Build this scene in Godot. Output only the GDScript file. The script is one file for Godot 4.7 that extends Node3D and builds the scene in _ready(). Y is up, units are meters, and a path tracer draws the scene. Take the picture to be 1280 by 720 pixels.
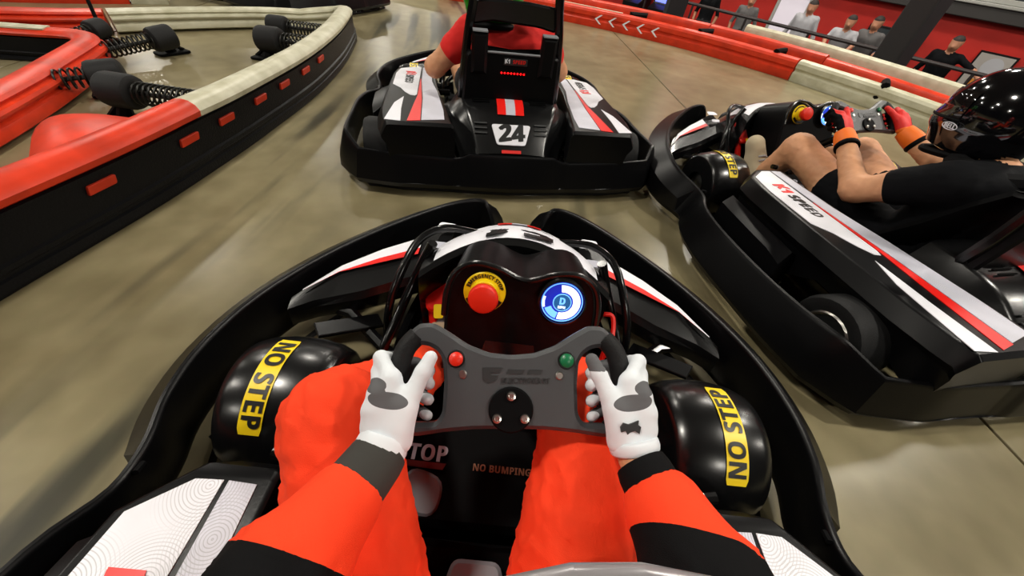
extends Node3D
# An indoor kart track seen from the helmet of a driver: his own kart, two karts beside and ahead, barriers and a lobby.

var M := {}
var noise := FastNoiseLite.new()
var own_turn := Transform3D(Basis(Vector3.UP, deg_to_rad(2.5)), Vector3(0.035, 0, 0))
var lead_turn := Transform3D(Basis(Vector3.UP, deg_to_rad(13.1)) * Basis.from_scale(Vector3(1, 1, 0.84)), Vector3(-0.239, 0, -2.318))
var side_turn := Transform3D(Basis(Vector3.UP, deg_to_rad(15.5)), Vector3(1.50, 0, -1.59))
var far_turn := Transform3D(Basis(Vector3.UP, deg_to_rad(68)), Vector3(-2.95, 0, -5.22))

func _ready() -> void:
	# camera
	var cam := Camera3D.new()
	cam.name = "camera"
	cam.fov = 73.74
	cam.near = 0.01
	cam.far = 120.0
	cam.transform = Transform3D(Basis(Vector3.RIGHT, deg_to_rad(-44.0)) * Basis(Vector3.BACK, deg_to_rad(8.5)), Vector3(0, 1.0, 0))
	add_child(cam)
	# surroundings: a closed hall, so no sky gets in
	var env := Environment.new()
	env.background_mode = Environment.BG_COLOR
	env.background_color = Color(0, 0, 0)
	env.tonemap_mode = Environment.TONE_MAPPER_LINEAR
	env.tonemap_exposure = 1.9
	env.sdfgi_enabled = true
	env.ssao_enabled = true
	env.ssil_enabled = true
	var we := WorldEnvironment.new()
	we.name = "surroundings"
	we.environment = env
	add_child(we)
	noise.seed = 7
	noise.noise_type = FastNoiseLite.TYPE_SIMPLEX_SMOOTH
	noise.frequency = 1.0
	make_materials()
	# the hall's lamps, some of them added to brighten the far lane
	make_lamps()
	# large structure
	make_hall()
	make_left_barriers()
	make_right_barriers()
	# karts and drivers
	make_karts()
	make_own_driver()
	make_other_drivers()
	# lobby behind the barriers
	make_lobby()

# ---------------------------------------------------------------- materials
func plain(called: String, c: Color, rough := 0.5, metal := 0.0, spec := 0.5) -> StandardMaterial3D:
	var m := StandardMaterial3D.new()
	m.resource_name = called
	m.albedo_color = c
	m.roughness = rough
	m.metallic = metal
	m.metallic_specular = spec
	M[called] = m
	return m

func glow(called: String, c: Color, e: float) -> StandardMaterial3D:
	var m := plain(called, c, 0.4)
	m.emission_enabled = true
	m.emission = c
	m.emission_energy_multiplier = e
	return m

func noise_tex(freq: float, lo: Color, hi: Color, size := 256, oct := 4, sd := 1) -> NoiseTexture2D:
	var t := NoiseTexture2D.new()
	var n := FastNoiseLite.new()
	n.seed = sd
	n.frequency = freq
	n.fractal_octaves = oct
	t.noise = n
	t.width = size
	t.height = size
	t.seamless = true
	var g := Gradient.new()
	g.set_color(0, lo)
	g.set_color(1, hi)
	t.color_ramp = g
	return t

func bump_tex(freq: float, size := 256, sd := 3, strength := 4.0) -> NoiseTexture2D:
	var t := NoiseTexture2D.new()
	var n := FastNoiseLite.new()
	n.seed = sd
	n.frequency = freq
	t.noise = n
	t.width = size
	t.height = size
	t.seamless = true
	t.as_normal_map = true
	t.bump_strength = strength
	return t

func add_bump(m: StandardMaterial3D, t: Texture2D, scale: float, tile: float) -> void:
	m.normal_enabled = true
	m.normal_texture = t
	m.normal_scale = scale
	m.uv1_triplanar = true
	m.uv1_scale = Vector3.ONE * tile

func add_wear(m: StandardMaterial3D, t: Texture2D, tile: float) -> void:
	m.albedo_texture = t
	m.uv1_triplanar = true
	m.uv1_scale = Vector3.ONE * tile

func make_materials() -> void:
	var grain := bump_tex(0.08, 256, 5, 3.0)
	var weave := bump_tex(0.2, 256, 9, 3.0)
	var wear := noise_tex(0.012, Color(0.72, 0.72, 0.72), Color(1, 1, 1), 512, 5, 21)
	var gloss := plain("gloss_black", Color(0.045, 0.046, 0.050), 0.27, 0.0, 0.42)
	gloss.clearcoat_enabled = true
	gloss.clearcoat = 0.4
	gloss.clearcoat_roughness = 0.22
	plain("tube_black", Color(0.04, 0.04, 0.044), 0.2, 0.0, 0.45)
	var sat := plain("satin_black", Color(0.038, 0.038, 0.044), 0.32, 0.0, 0.30)
	add_bump(sat, grain, 0.05, 6.0)
	var rub := plain("rubber", Color(0.09, 0.09, 0.093), 0.62, 0.0, 0.35)
	add_bump(rub, grain, 0.4, 9.0)
	plain("matt_black", Color(0.028, 0.028, 0.032), 0.65, 0.0, 0.2)
	var wh := plain("decal_white", Color(0.90, 0.90, 0.93), 0.38)
	wh.uv1_triplanar = false
	# fine guilloche lines are printed on the pods' white panels
	var lines := Image.create(512, 512, false, Image.FORMAT_RGB8)
	for j in 512:
		for i in 512:
			var q := Vector2(i, j)
			var w := 0.0
			for c in [Vector2(60, 90), Vector2(400, 40), Vector2(250, 330), Vector2(470, 450), Vector2(40, 420), Vector2(230, 110), Vector2(330, 210)]:
				var d := q.distance_to(c)
				w = maxf(w, smoothstep(0.5, 1.0, sin(d * 0.75)) * (1.0 - smoothstep(60.0, 140.0, d)))
			var g := 1.0 - 0.20 * w
			lines.set_pixel(i, j, Color(g, g, g * 1.0))
	var guilloche := ImageTexture.create_from_image(lines)
	var pw := plain("pod_white", Color(0.90, 0.90, 0.93), 0.38)
	pw.albedo_texture = guilloche
	pw.uv1_scale = Vector3(3.4, 3.4, 3.4)
	var pg := plain("pod_grey", Color(0.80, 0.80, 0.85), 0.38)
	pg.albedo_texture = guilloche
	pg.uv1_scale = Vector3(3.4, 3.4, 3.4)
	plain("decal_grey", Color(0.74, 0.74, 0.79), 0.38)
	plain("decal_red", Color(0.90, 0.10, 0.07), 0.38)
	plain("decal_black", Color(0.06, 0.06, 0.065), 0.4)
	plain("decal_yellow", Color(0.96, 0.83, 0.06), 0.4)
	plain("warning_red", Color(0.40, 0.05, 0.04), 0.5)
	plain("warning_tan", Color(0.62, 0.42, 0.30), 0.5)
	plain("red_part", Color(0.83, 0.10, 0.06), 0.4)
	plain("button_red", Color(0.88, 0.16, 0.08), 0.38)
	plain("button_green", Color(0.03, 0.42, 0.25), 0.35)
	var wheelm := plain("wheel_grey", Color(0.235, 0.24, 0.25), 0.34)
	add_bump(wheelm, weave, 0.5, 30.0)
	plain("emboss", Color(0.15, 0.155, 0.16), 0.45)
	plain("steel", Color(0.75, 0.74, 0.72), 0.28, 1.0)
	plain("grey_plastic", Color(0.52, 0.53, 0.55), 0.5)
	glow("screen_blue", Color(0.02, 0.16, 0.68), 0.4)
	glow("screen_pale", Color(0.42, 0.72, 1.0), 0.6)
	glow("screen_white", Color(0.9, 0.95, 1.0), 0.75)
	glow("screen_teal", Color(0.03, 0.34, 0.55), 0.4)
	glow("led_red", Color(1.0, 0.03, 0.04), 3.0)
	# barriers
	var br := plain("barrier_red", Color(0.93, 0.25, 0.12), 0.4, 0.0, 0.4)
	add_wear(br, wear, 0.8)
	var bw := plain("barrier_white", Color(0.86, 0.85, 0.77), 0.42)
	add_wear(bw, noise_tex(0.015, Color(0.74, 0.73, 0.66), Color(1, 1, 1), 512, 5, 33), 0.9)
	var bb := plain("barrier_belt", Color(0.05, 0.05, 0.058), 0.4, 0.0, 0.28)
	add_bump(bb, grain, 0.35, 4.0)
	plain("spring_dark", Color(0.13, 0.13, 0.12), 0.4, 0.6)
	# clothes and skin
	var suit := plain("suit_orange", Color(0.98, 0.27, 0.13), 0.8, 0.0, 0.3)
	suit.rim_enabled = true
	suit.rim = 0.25
	suit.rim_tint = 0.8
	add_bump(suit, weave, 0.5, 14.0)
	var sb := plain("suit_black", Color(0.05, 0.05, 0.055), 0.85, 0.0, 0.25)
	add_bump(sb, weave, 0.5, 14.0)
	plain("cuff_grey", Color(0.21, 0.205, 0.19), 0.9)
	var gl := plain("glove_white", Color(0.88, 0.90, 0.92), 0.75)
	add_bump(gl, weave, 0.4, 22.0)
	plain("glove_grey", Color(0.36, 0.36, 0.37), 0.8)
	var sk := plain("skin", Color(0.86, 0.63, 0.47), 0.6)
	sk.subsurf_scatter_enabled = true
	sk.subsurf_scatter_strength = 0.05
	add_wear(sk, noise_tex(0.03, Color(0.92, 0.9, 0.88), Color(1, 1, 1), 256, 4, 41), 4.0)
	plain("skin_lobby", Color(0.68, 0.47, 0.36), 0.6)
	plain("shirt_black", Color(0.045, 0.048, 0.06), 0.85, 0.0, 0.25)
	plain("shirt_red", Color(0.86, 0.12, 0.10), 0.85)
	plain("shirt_white", Color(0.66, 0.66, 0.68), 0.85)
	plain("shirt_grey", Color(0.36, 0.35, 0.35), 0.85)
	plain("shirt_navy", Color(0.13, 0.15, 0.24), 0.85)
	plain("jeans", Color(0.26, 0.32, 0.38), 0.85)
	plain("trousers_dark", Color(0.14, 0.13, 0.14), 0.85)
	plain("shorts_khaki", Color(0.55, 0.44, 0.34), 0.85)
	plain("hair_dark", Color(0.13, 0.09, 0.07), 0.7)
	plain("shoe_beige", Color(0.72, 0.66, 0.55), 0.85)
	plain("glove_red", Color(0.86, 0.12, 0.09), 0.6)
	plain("glove_orange", Color(0.98, 0.46, 0.08), 0.6)
	var hb := plain("helmet_black", Color(0.045, 0.045, 0.055), 0.1)
	hb.clearcoat_enabled = true
	hb.clearcoat = 1.0
	hb.clearcoat_roughness = 0.03
	var vis := plain("visor_dark", Color(0.10, 0.085, 0.085), 0.06)
	vis.clearcoat_enabled = true
	vis.clearcoat = 1.0
	vis.clearcoat_roughness = 0.02
	plain("helmet_green", Color(0.13, 0.60, 0.12), 0.2)
	plain("helmet_gold", Color(0.55, 0.47, 0.14), 0.25)
	plain("helmet_rim", Color(0.60, 0.59, 0.60), 0.22, 0.35)
	plain("helmet_red", Color(0.75, 0.10, 0.06), 0.25)
	# hall
	var wr := plain("wall_red", Color(0.80, 0.125, 0.07), 0.7)
	add_wear(wr, wear, 0.15)
	plain("wall_dark", Color(0.20, 0.19, 0.185), 0.8)
	plain("ceiling_dark", Color(0.30, 0.29, 0.27), 0.9)
	plain("beam_dark", Color(0.18, 0.17, 0.165), 0.7)
	plain("column_dark", Color(0.085, 0.07, 0.085), 0.7)
	plain("rail_dark", Color(0.15, 0.12, 0.12), 0.5)
	plain("lamp_housing", Color(0.35, 0.35, 0.35), 0.5, 0.6)
	glow("lamp_glow", Color(1.0, 0.975, 0.925), 14.0)
	plain("carpet", Color(0.25, 0.22, 0.21), 0.95)
	plain("poster_grey", Color(0.62, 0.60, 0.58), 0.6)
	plain("poster_gold", Color(0.75, 0.48, 0.12), 0.6)
	plain("tv_black", Color(0.06, 0.055, 0.06), 0.3)
	glow("door_light", Color(0.75, 0.72, 0.75), 0.35)
	glow("arcade_blue", Color(0.35, 0.40, 0.95), 1.2)
	plain("window_glass", Color(0.20, 0.22, 0.23), 0.1)
	plain("frame_pale", Color(0.62, 0.62, 0.60), 0.5)
	plain("subbase", Color(0.16, 0.14, 0.11), 0.95)
# ---------------------------------------------------------------- mesh building
class Shape:
	var p := PackedVector3Array()
	var uv := PackedVector2Array()

	func tri(a: Vector3, b: Vector3, c: Vector3) -> void:
		p.append(a); p.append(b); p.append(c)
		uv.append(Vector2(a.x, a.z)); uv.append(Vector2(b.x, b.z)); uv.append(Vector2(c.x, c.z))

	func quad(a: Vector3, b: Vector3, c: Vector3, d: Vector3) -> void:
		tri(a, b, c)
		tri(a, c, d)

	func grid(rows: Array, ring := false, loop := false, cap_a := false, cap_b := false) -> Shape:
		var n: int = rows[0].size()
		var m := rows.size()
		for i in (m if loop else m - 1):
			var r: PackedVector3Array = rows[i]
			var s: PackedVector3Array = rows[(i + 1) % m]
			for j in (n if ring else n - 1):
				var k := (j + 1) % n
				quad(r[j], s[j], s[k], r[k])
		for side in 2:
			if (side == 0 and cap_a) or (side == 1 and cap_b):
				var r: PackedVector3Array = rows[0] if side == 0 else rows[m - 1]
				var c := Vector3.ZERO
				for q in r:
					c += q / r.size()
				for j in n:
					if side == 0:
						tri(c, r[j], r[(j + 1) % n])
					else:
						tri(c, r[(j + 1) % n], r[j])
		return self

	func tube(pts: Array, radius, sides := 10, closed := false, squash := 1.0) -> Shape:
		var rows := []
		var m := pts.size()
		var up := Vector3.ZERO
		for i in m:
			var a: Vector3 = pts[(i - 1 + m) % m] if closed else pts[maxi(i - 1, 0)]
			var b: Vector3 = pts[(i + 1) % m] if closed else pts[mini(i + 1, m - 1)]
			var t := (b - a).normalized()
			if up == Vector3.ZERO:
				up = Vector3.UP if absf(t.y) < 0.9 else Vector3.RIGHT
			up = (up - t * up.dot(t)).normalized()
			var s := t.cross(up)
			var r: float = radius[i] if radius is Array else radius
			var row := PackedVector3Array()
			for k in sides:
				var g := TAU * k / sides
				row.append(pts[i] + (s * cos(g) + up * sin(g) * squash) * r)
			rows.append(row)
		return grid(rows, true, closed, not closed, not closed)

	# profile: x = radius, y = along the axis; turned about local Y
	func lathe(profile: Array, segs := 24, from := 0.0, to := TAU, xf := Transform3D()) -> Shape:
		var rows := []
		var whole := absf(to - from - TAU) < 0.001
		for i in (segs if whole else segs + 1):
			var g := from + (to - from) * i / segs
			var row := PackedVector3Array()
			for q in profile:
				row.append(xf * Vector3(cos(g) * q.x, q.y, sin(g) * q.x))
			rows.append(row)
		return grid(rows, false, whole)

	# a polygon in the XY plane, given a thickness along Z and bevelled edges
	func prism(poly: Array, thick: float, bevel := 0.0, xf := Transform3D()) -> Shape:
		var pts := PackedVector2Array(poly)
		if Geometry2D.is_polygon_clockwise(pts):
			pts.reverse()
		var n := pts.size()
		var inner := PackedVector2Array()
		for i in n:
			var a := (pts[i] - pts[(i - 1 + n) % n]).normalized()
			var b := (pts[(i + 1) % n] - pts[i]).normalized()
			var na := Vector2(-a.y, a.x)
			var nb := Vector2(-b.y, b.x)
			var w := na + nb
			inner.append(pts[i] + w / maxf(w.length_squared(), 0.5) * 2.0 * bevel)
		var h := thick * 0.5
		var rows := []
		for l in ([[inner, -h], [pts, -h + bevel], [pts, h - bevel], [inner, h]] if bevel > 0.0 else [[pts, -h], [pts, h]]):
			var row := PackedVector3Array()
			for q in l[0]:
				row.append(xf * Vector3(q.x, q.y, l[1]))
			rows.append(row)
		grid(rows, true)
		var ids := Geometry2D.triangulate_polygon(inner)
		for i in range(0, ids.size(), 3):
			for s in [-1.0, 1.0]:
				var q := []
				for k in 3:
					q.append(xf * Vector3(inner[ids[i + k]].x, inner[ids[i + k]].y, h * s))
				if s > 0.0:
					tri(q[0], q[2], q[1])
				else:
					tri(q[0], q[1], q[2])
		return self

	func box(size: Vector3, bevel: float, xf := Transform3D()) -> Shape:
		var x := size.x * 0.5
		var y := size.y * 0.5
		return prism([Vector2(-x, -y), Vector2(x, -y), Vector2(x, y), Vector2(-x, y)], size.z, bevel, xf)

	func mesh(angle := 38.0) -> ArrayMesh:
		var n := p.size() / 3
		var fn := PackedVector3Array()
		fn.resize(n)
		var at := {}
		for i in n:
			fn[i] = (p[i * 3 + 2] - p[i * 3]).cross(p[i * 3 + 1] - p[i * 3])
			for k in 3:
				var key := Vector3i((p[i * 3 + k] * 20000.0).round())
				if at.has(key):
					at[key].append(i)
				else:
					at[key] = PackedInt32Array([i])
		var lim := cos(deg_to_rad(angle))
		var nor := PackedVector3Array()
		nor.resize(p.size())
		for i in n:
			var f := fn[i].normalized()
			for k in 3:
				var key := Vector3i((p[i * 3 + k] * 20000.0).round())
				var s := Vector3.ZERO
				for j in at[key]:
					var g := fn[j]
					if g.normalized().dot(f) > lim:
						s += g
				nor[i * 3 + k] = s.normalized() if s.length_squared() > 0.0 else Vector3.UP
		var arr := []
		arr.resize(Mesh.ARRAY_MAX)
		arr[Mesh.ARRAY_VERTEX] = p
		arr[Mesh.ARRAY_NORMAL] = nor
		arr[Mesh.ARRAY_TEX_UV] = uv
		var out := ArrayMesh.new()
		out.add_surface_from_arrays(Mesh.PRIMITIVE_TRIANGLES, arr)
		return out

func v3(a: Array) -> Array:
	var out := []
	for i in range(0, a.size(), 3):
		out.append(Vector3(a[i], a[i + 1], a[i + 2]))
	return out

func v2(a: Array) -> Array:
	var out := []
	for i in range(0, a.size(), 2):
		out.append(Vector2(a[i], a[i + 1]))
	return out

func mirror2(half: Array) -> Array:  # half outline with x >= 0, mirrored to a whole one
	var out := half.duplicate()
	for i in range(half.size() - 1, -1, -1):
		if absf(half[i].x) > 0.0001:
			out.append(Vector2(-half[i].x, half[i].y))
	return out

func mx(pts: Array, s: float) -> Array:
	var out := []
	for q in pts:
		out.append(Vector3(q.x * s, q.y, q.z) if q is Vector3 else Vector2(q.x * s, q.y))
	return out

func spline(pts: Array, steps: int, closed := false) -> Array:
	var out := []
	var m := pts.size()
	for i in (m if closed else m - 1):
		var a = pts[(i - 1 + m) % m] if closed else pts[maxi(i - 1, 0)]
		var b = pts[i]
		var c = pts[(i + 1) % m]
		var d = pts[(i + 2) % m] if closed else pts[mini(i + 2, m - 1)]
		for k in steps:
			out.append(b.cubic_interpolate(c, a, d, float(k) / steps))
	if not closed:
		out.append(pts[m - 1])
	return out

func rounded(poly: Array, r: float, steps := 4) -> Array:
	var out := []
	var n := poly.size()
	for i in n:
		var q: Vector2 = poly[i]
		var a: Vector2 = poly[(i - 1 + n) % n] - q
		var b: Vector2 = poly[(i + 1) % n] - q
		var l := minf(r, minf(a.length(), b.length()) * 0.45)
		for k in steps + 1:
			var t := float(k) / steps
			var u := q + a.normalized() * l
			var w := q + b.normalized() * l
			out.append(u.lerp(q, t).lerp(q.lerp(w, t), t))
	return out

func circle(r: float, n := 24, c := Vector2.ZERO) -> Array:
	var out := []
	for i in n:
		out.append(c + Vector2(cos(TAU * i / n), sin(TAU * i / n)) * r)
	return out

func arc_band(r0: float, r1: float, a0: float, a1: float, n := 20) -> Array:
	var out := []
	for i in n + 1:
		var g := deg_to_rad(lerpf(a0, a1, float(i) / n))
		out.append(Vector2(cos(g), sin(g)) * r1)
	for i in n + 1:
		var g := deg_to_rad(lerpf(a1, a0, float(i) / n))
		out.append(Vector2(cos(g), sin(g)) * r0)
	return out

# a frame with its Z along the given normal and its Y as near to up as can be
func facing(at: Vector3, normal: Vector3, up := Vector3.UP) -> Transform3D:
	var z := normal.normalized()
	var x := up.cross(z).normalized()
	return Transform3D(Basis(x, z.cross(x), z), at)

func put(called: String, mesh: Mesh, m: String, parent: Node = self, xf := Transform3D()) -> MeshInstance3D:
	var o := MeshInstance3D.new()
	o.name = called
	o.mesh = mesh
	o.material_override = null
	if mesh and mesh.get_surface_count() == 1 and m != "":
		o.material_override = M[m]
	o.transform = xf
	o.cast_shadow = GeometryInstance3D.SHADOW_CASTING_SETTING_ON
	parent.add_child(o, true)
	return o

var taken := {}
func numbered(called: String) -> String:
	var k: int = taken.get(called, 0)
	taken[called] = k + 1
	return called if k == 0 else "%s_%03d" % [called, k]

func tag(o: Node, label: String, category: String, group := "", kind := "") -> Node:
	if label: o.set_meta("label", label)
	if category: o.set_meta("category", category)
	if group: o.set_meta("group", group)
	if kind: o.set_meta("kind", kind)
	return o

func thing(called: String, label: String, category: String, xf := Transform3D(), group := "") -> Node3D:
	var o := Node3D.new()
	o.name = numbered(called)
	o.transform = xf
	add_child(o)
	tag(o, label, category, group)
	return o

func single(called: String, mesh: Mesh, m: String, label: String, category: String, group := "", xf := Transform3D()) -> MeshInstance3D:
	return tag(put(numbered(called), mesh, m, self, xf), label, category, group)

func structure(called: String, mesh: Mesh, m: String, label: String, xf := Transform3D()) -> MeshInstance3D:
	return tag(put(called, mesh, m, self, xf), label, "", "", "structure")

# ---------------------------------------------------------------- lettering
func lettering(s: String, height: float, depth := 0.002, slant := 0.0, bold := 0.0, warp = null) -> ArrayMesh:
	var t := TextMesh.new()
	var f := SystemFont.new()
	f.font_names = PackedStringArray(["Droid Sans"])
	f.font_weight = 700
	var v := FontVariation.new()
	v.base_font = f
	v.variation_transform = Transform2D(Vector2(1, 0), Vector2(slant, 1), Vector2.ZERO)
	t.font = v
	t.text = s
	t.font_size = 64
	t.pixel_size = height / 46.0
	t.depth = depth
	t.curve_step = 2.0
	var sh := Shape.new()
	var all := []
	for n in t.get_surface_count():
		var b := t.surface_get_arrays(n)
		var pv: PackedVector3Array = b[Mesh.ARRAY_VERTEX]
		var ix = b[Mesh.ARRAY_INDEX]
		for i in (ix.size() if ix else pv.size()):
			all.append(pv[ix[i]] if ix else pv[i])
	# heavier strokes: the same letters set again a hair's breadth beside
	var shifts := [Vector3.ZERO]
	if bold > 0.0:
		var e := bold * height * 0.028
		shifts = [Vector3(-e, -e * 0.5, 0), Vector3(e, -e * 0.5, depth * 0.04), Vector3(e, e * 0.5, depth * 0.08), Vector3(-e, e * 0.5, depth * 0.12)]
	for i in range(0, all.size() * shifts.size() - 2, 3):
		var sft: Vector3 = shifts[i / all.size()]
		var j := i % all.size()
		var q := [all[j] + sft, all[j + 1] + sft, all[j + 2] + sft]
		if warp != null:
			q = [warp.call(q[0]), warp.call(q[1]), warp.call(q[2])]
		sh.tri(q[0], q[1], q[2])
	return sh.mesh(30.0)

# ---------------------------------------------------------------- bodies: smooth union of tapered capsules, meshed as surface nets
# bones: [a, b, radius a, radius b, blend]; pick(point, bone) gives the material's index
func body(bones: Array, cell: float, mats: Array, pick: Callable, crease := 0.0, calm := []) -> ArrayMesh:
	var lo := Vector3(INF, INF, INF)
	var hi := -lo
	for b in bones:
		var r := maxf(b[2], b[3])
		for q in [b[0], b[1]]:
			lo = lo.min(q - Vector3.ONE * r)
			hi = hi.max(q + Vector3.ONE * r)
	lo -= Vector3.ONE * cell * 3.0
	hi += Vector3.ONE * cell * 3.0
	var nx := int((hi.x - lo.x) / cell) + 2
	var ny := int((hi.y - lo.y) / cell) + 2
	var nz := int((hi.z - lo.z) / cell) + 2
	var f := PackedFloat32Array()
	f.resize(nx * ny * nz)
	f.fill(1.0)
	var near := PackedFloat32Array()
	near.resize(nx * ny * nz)
	near.fill(1.0)
	var which := PackedByteArray()
	which.resize(nx * ny * nz)
	for bi in bones.size():
		var b: Array = bones[bi]
		var a0: Vector3 = b[0]
		var ba: Vector3 = b[1] - b[0]
		var bb := maxf(ba.length_squared(), 1e-8)
		var ra: float = b[2]
		var rd: float = b[3] - b[2]
		var k: float = b[4]
		var pad := maxf(b[2], b[3]) + k + cell * 2.5
		var l: Vector3 = (a0.min(b[1]) - Vector3.ONE * pad - lo) / cell
		var h: Vector3 = (a0.max(b[1]) + Vector3.ONE * pad - lo) / cell
		var ylo := maxi(int(l.y), 0)
		var zlo := maxi(int(l.z), 0)
		var xlo := maxi(int(l.x), 0)
		var yhi := mini(int(h.y) + 1, ny)
		var zhi := mini(int(h.z) + 1, nz)
		var xhi := mini(int(h.x) + 1, nx)
		for iy in range(ylo, yhi):
			for iz in range(zlo, zhi):
				var q := lo + Vector3(xlo, iy, iz) * cell - a0
				var at := (iy * nz + iz) * nx + xlo
				for ix in range(xlo, xhi):
					var t := clampf(q.dot(ba) / bb, 0.0, 1.0)
					var d := (q - ba * t).length() - ra - rd * t
					if d < near[at]:
						near[at] = d
						which[at] = bi
					var o := f[at]
					var g := k - absf(o - d)
					f[at] = minf(o, d) - (g * g / k * 0.25 if g > 0.0 else 0.0)
					q.x += cell
					at += 1
	var verts := PackedVector3Array()
	var bone_of := PackedInt32Array()
	var id := PackedInt32Array()
	id.resize(nx * ny * nz)
	id.fill(-1)
	var off := [0, 1, nx, nx + 1, nx * nz, nx * nz + 1, nx * nz + nx, nx * nz + nx + 1]
	var corner := [Vector3(0, 0, 0), Vector3(1, 0, 0), Vector3(0, 0, 1), Vector3(1, 0, 1), Vector3(0, 1, 0), Vector3(1, 1, 0), Vector3(0, 1, 1), Vector3(1, 1, 1)]
	var edges := [[0, 1], [2, 3], [4, 5], [6, 7], [0, 2], [1, 3], [4, 6], [5, 7], [0, 4], [1, 5], [2, 6], [3, 7]]
	var far := cell * 2.0
	for iy in ny - 1:
		for iz in nz - 1:
			var at := (iy * nz + iz) * nx
			for ix in nx - 1:
				if absf(f[at]) < far:
					var inside := 0
					for c in 8:
						if f[at + off[c]] < 0.0:
							inside += 1
					if inside > 0 and inside < 8:
						var s := Vector3.ZERO
						var n := 0
						for e in edges:
							var fa := f[at + off[e[0]]]
							var fb := f[at + off[e[1]]]
							if (fa < 0.0) != (fb < 0.0):
								s += corner[e[0]].lerp(corner[e[1]], fa / (fa - fb))
								n += 1
						id[at] = verts.size()
						verts.append(lo + (Vector3(ix, iy, iz) + s / n) * cell)
						bone_of.append(which[at])
				at += 1
	var tris := PackedInt32Array()
	var step := [1, nx * nz, nx]  # x, y, z
	for iy in range(1, ny - 1):
		for iz in range(1, nz - 1):
			var at := (iy * nz + iz) * nx + 1
			for ix in range(1, nx - 1):
				if id[at] >= 0 or absf(f[at]) < far:
					for ax in 3:
						var fa := f[at]
						var fb := f[at + step[ax]]
						if (fa < 0.0) != (fb < 0.0):
							var u: int = step[(ax + 1) % 3]
							var w: int = step[(ax + 2) % 3]
							var q := [id[at], id[at - u], id[at - u - w], id[at - w]]
							if q[0] >= 0 and q[1] >= 0 and q[2] >= 0 and q[3] >= 0:
								if fa < 0.0:
									tris.append_array(PackedInt32Array([q[0], q[2], q[1], q[0], q[3], q[2]]))
								else:
									tris.append_array(PackedInt32Array([q[0], q[1], q[2], q[0], q[2], q[3]]))
				at += 1
	var nor := PackedVector3Array()
	for pass_no in 2:
		nor = PackedVector3Array()
		nor.resize(verts.size())
		for i in range(0, tris.size(), 3):
			var n := (verts[tris[i + 2]] - verts[tris[i]]).cross(verts[tris[i + 1]] - verts[tris[i]])
			for k in 3:
				nor[tris[i + k]] += n
		for i in nor.size():
			nor[i] = nor[i].normalized()
		if crease <= 0.0 or pass_no == 1:
			break
		for i in verts.size():
			var q := verts[i]
			var a := noise.get_noise_3d(q.x * 9.0, q.y * 22.0, q.z * 14.0)
			var b := noise.get_noise_3d(q.x * 30.0 + 7.0, q.y * 26.0, q.z * 18.0)
			var amount := crease
			for still in calm:
				amount *= smoothstep(0.05, 0.10, q.distance_to(still))
			verts[i] = q + nor[i] * amount * (0.7 - absf(a) * 2.4 + b * 0.45)
	var lists := []
	for i in mats.size():
		lists.append(PackedInt32Array())
	for i in range(0, tris.size(), 3):
		var bone := bone_of[tris[i]]
		var v := [tris[i], tris[i + 1], tris[i + 2]]
		var k := [pick.call(verts[v[0]], bone), pick.call(verts[v[1]], bone), pick.call(verts[v[2]], bone)]
		if k[0] == k[1] and k[1] == k[2]:
			lists[k[0]].append_array(PackedInt32Array(v))
			continue
		# a seam crosses this triangle: cut it there
		var lone := 0
		if k[0] == k[2]: lone = 1
		elif k[0] == k[1]: lone = 2
		var a: int = v[lone]
		var b: int = v[(lone + 1) % 3]
		var c: int = v[(lone + 2) % 3]
		var cut := []
		for e in [b, c]:
			var t0 := 0.0
			var t1 := 1.0
			for n in 6:
				var t := (t0 + t1) / 2
				if pick.call(verts[a].lerp(verts[e], t), bone) == k[lone]:
					t0 = t
				else:
					t1 = t
			cut.append(verts.size())
			verts.append(verts[a].lerp(verts[e], t0))
			nor.append(nor[a].lerp(nor[e], t0).normalized())
		lists[k[lone]].append_array(PackedInt32Array([a, cut[0], cut[1]]))
		var other: int = k[(lone + 1) % 3]
		lists[other].append_array(PackedInt32Array([cut[0], b, c]))
		lists[other].append_array(PackedInt32Array([cut[0], c, cut[1]]))
	var out := ArrayMesh.new()
	for i in mats.size():
		if lists[i].size():
			var l = lists[i]
			var re := {}
			var vv := PackedVector3Array()
			var nn := PackedVector3Array()
			for k in l.size():
				var o: int = l[k]
				if not re.has(o):
					re[o] = vv.size()
					vv.append(verts[o])
					nn.append(nor[o])
				l[k] = re[o]
			var arr := []
			arr.resize(Mesh.ARRAY_MAX)
			arr[Mesh.ARRAY_VERTEX] = vv
			arr[Mesh.ARRAY_NORMAL] = nn
			arr[Mesh.ARRAY_INDEX] = l
			out.add_surface_from_arrays(Mesh.PRIMITIVE_TRIANGLES, arr)
			out.surface_set_material(out.get_surface_count() - 1, M[mats[i]])
	return out
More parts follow.
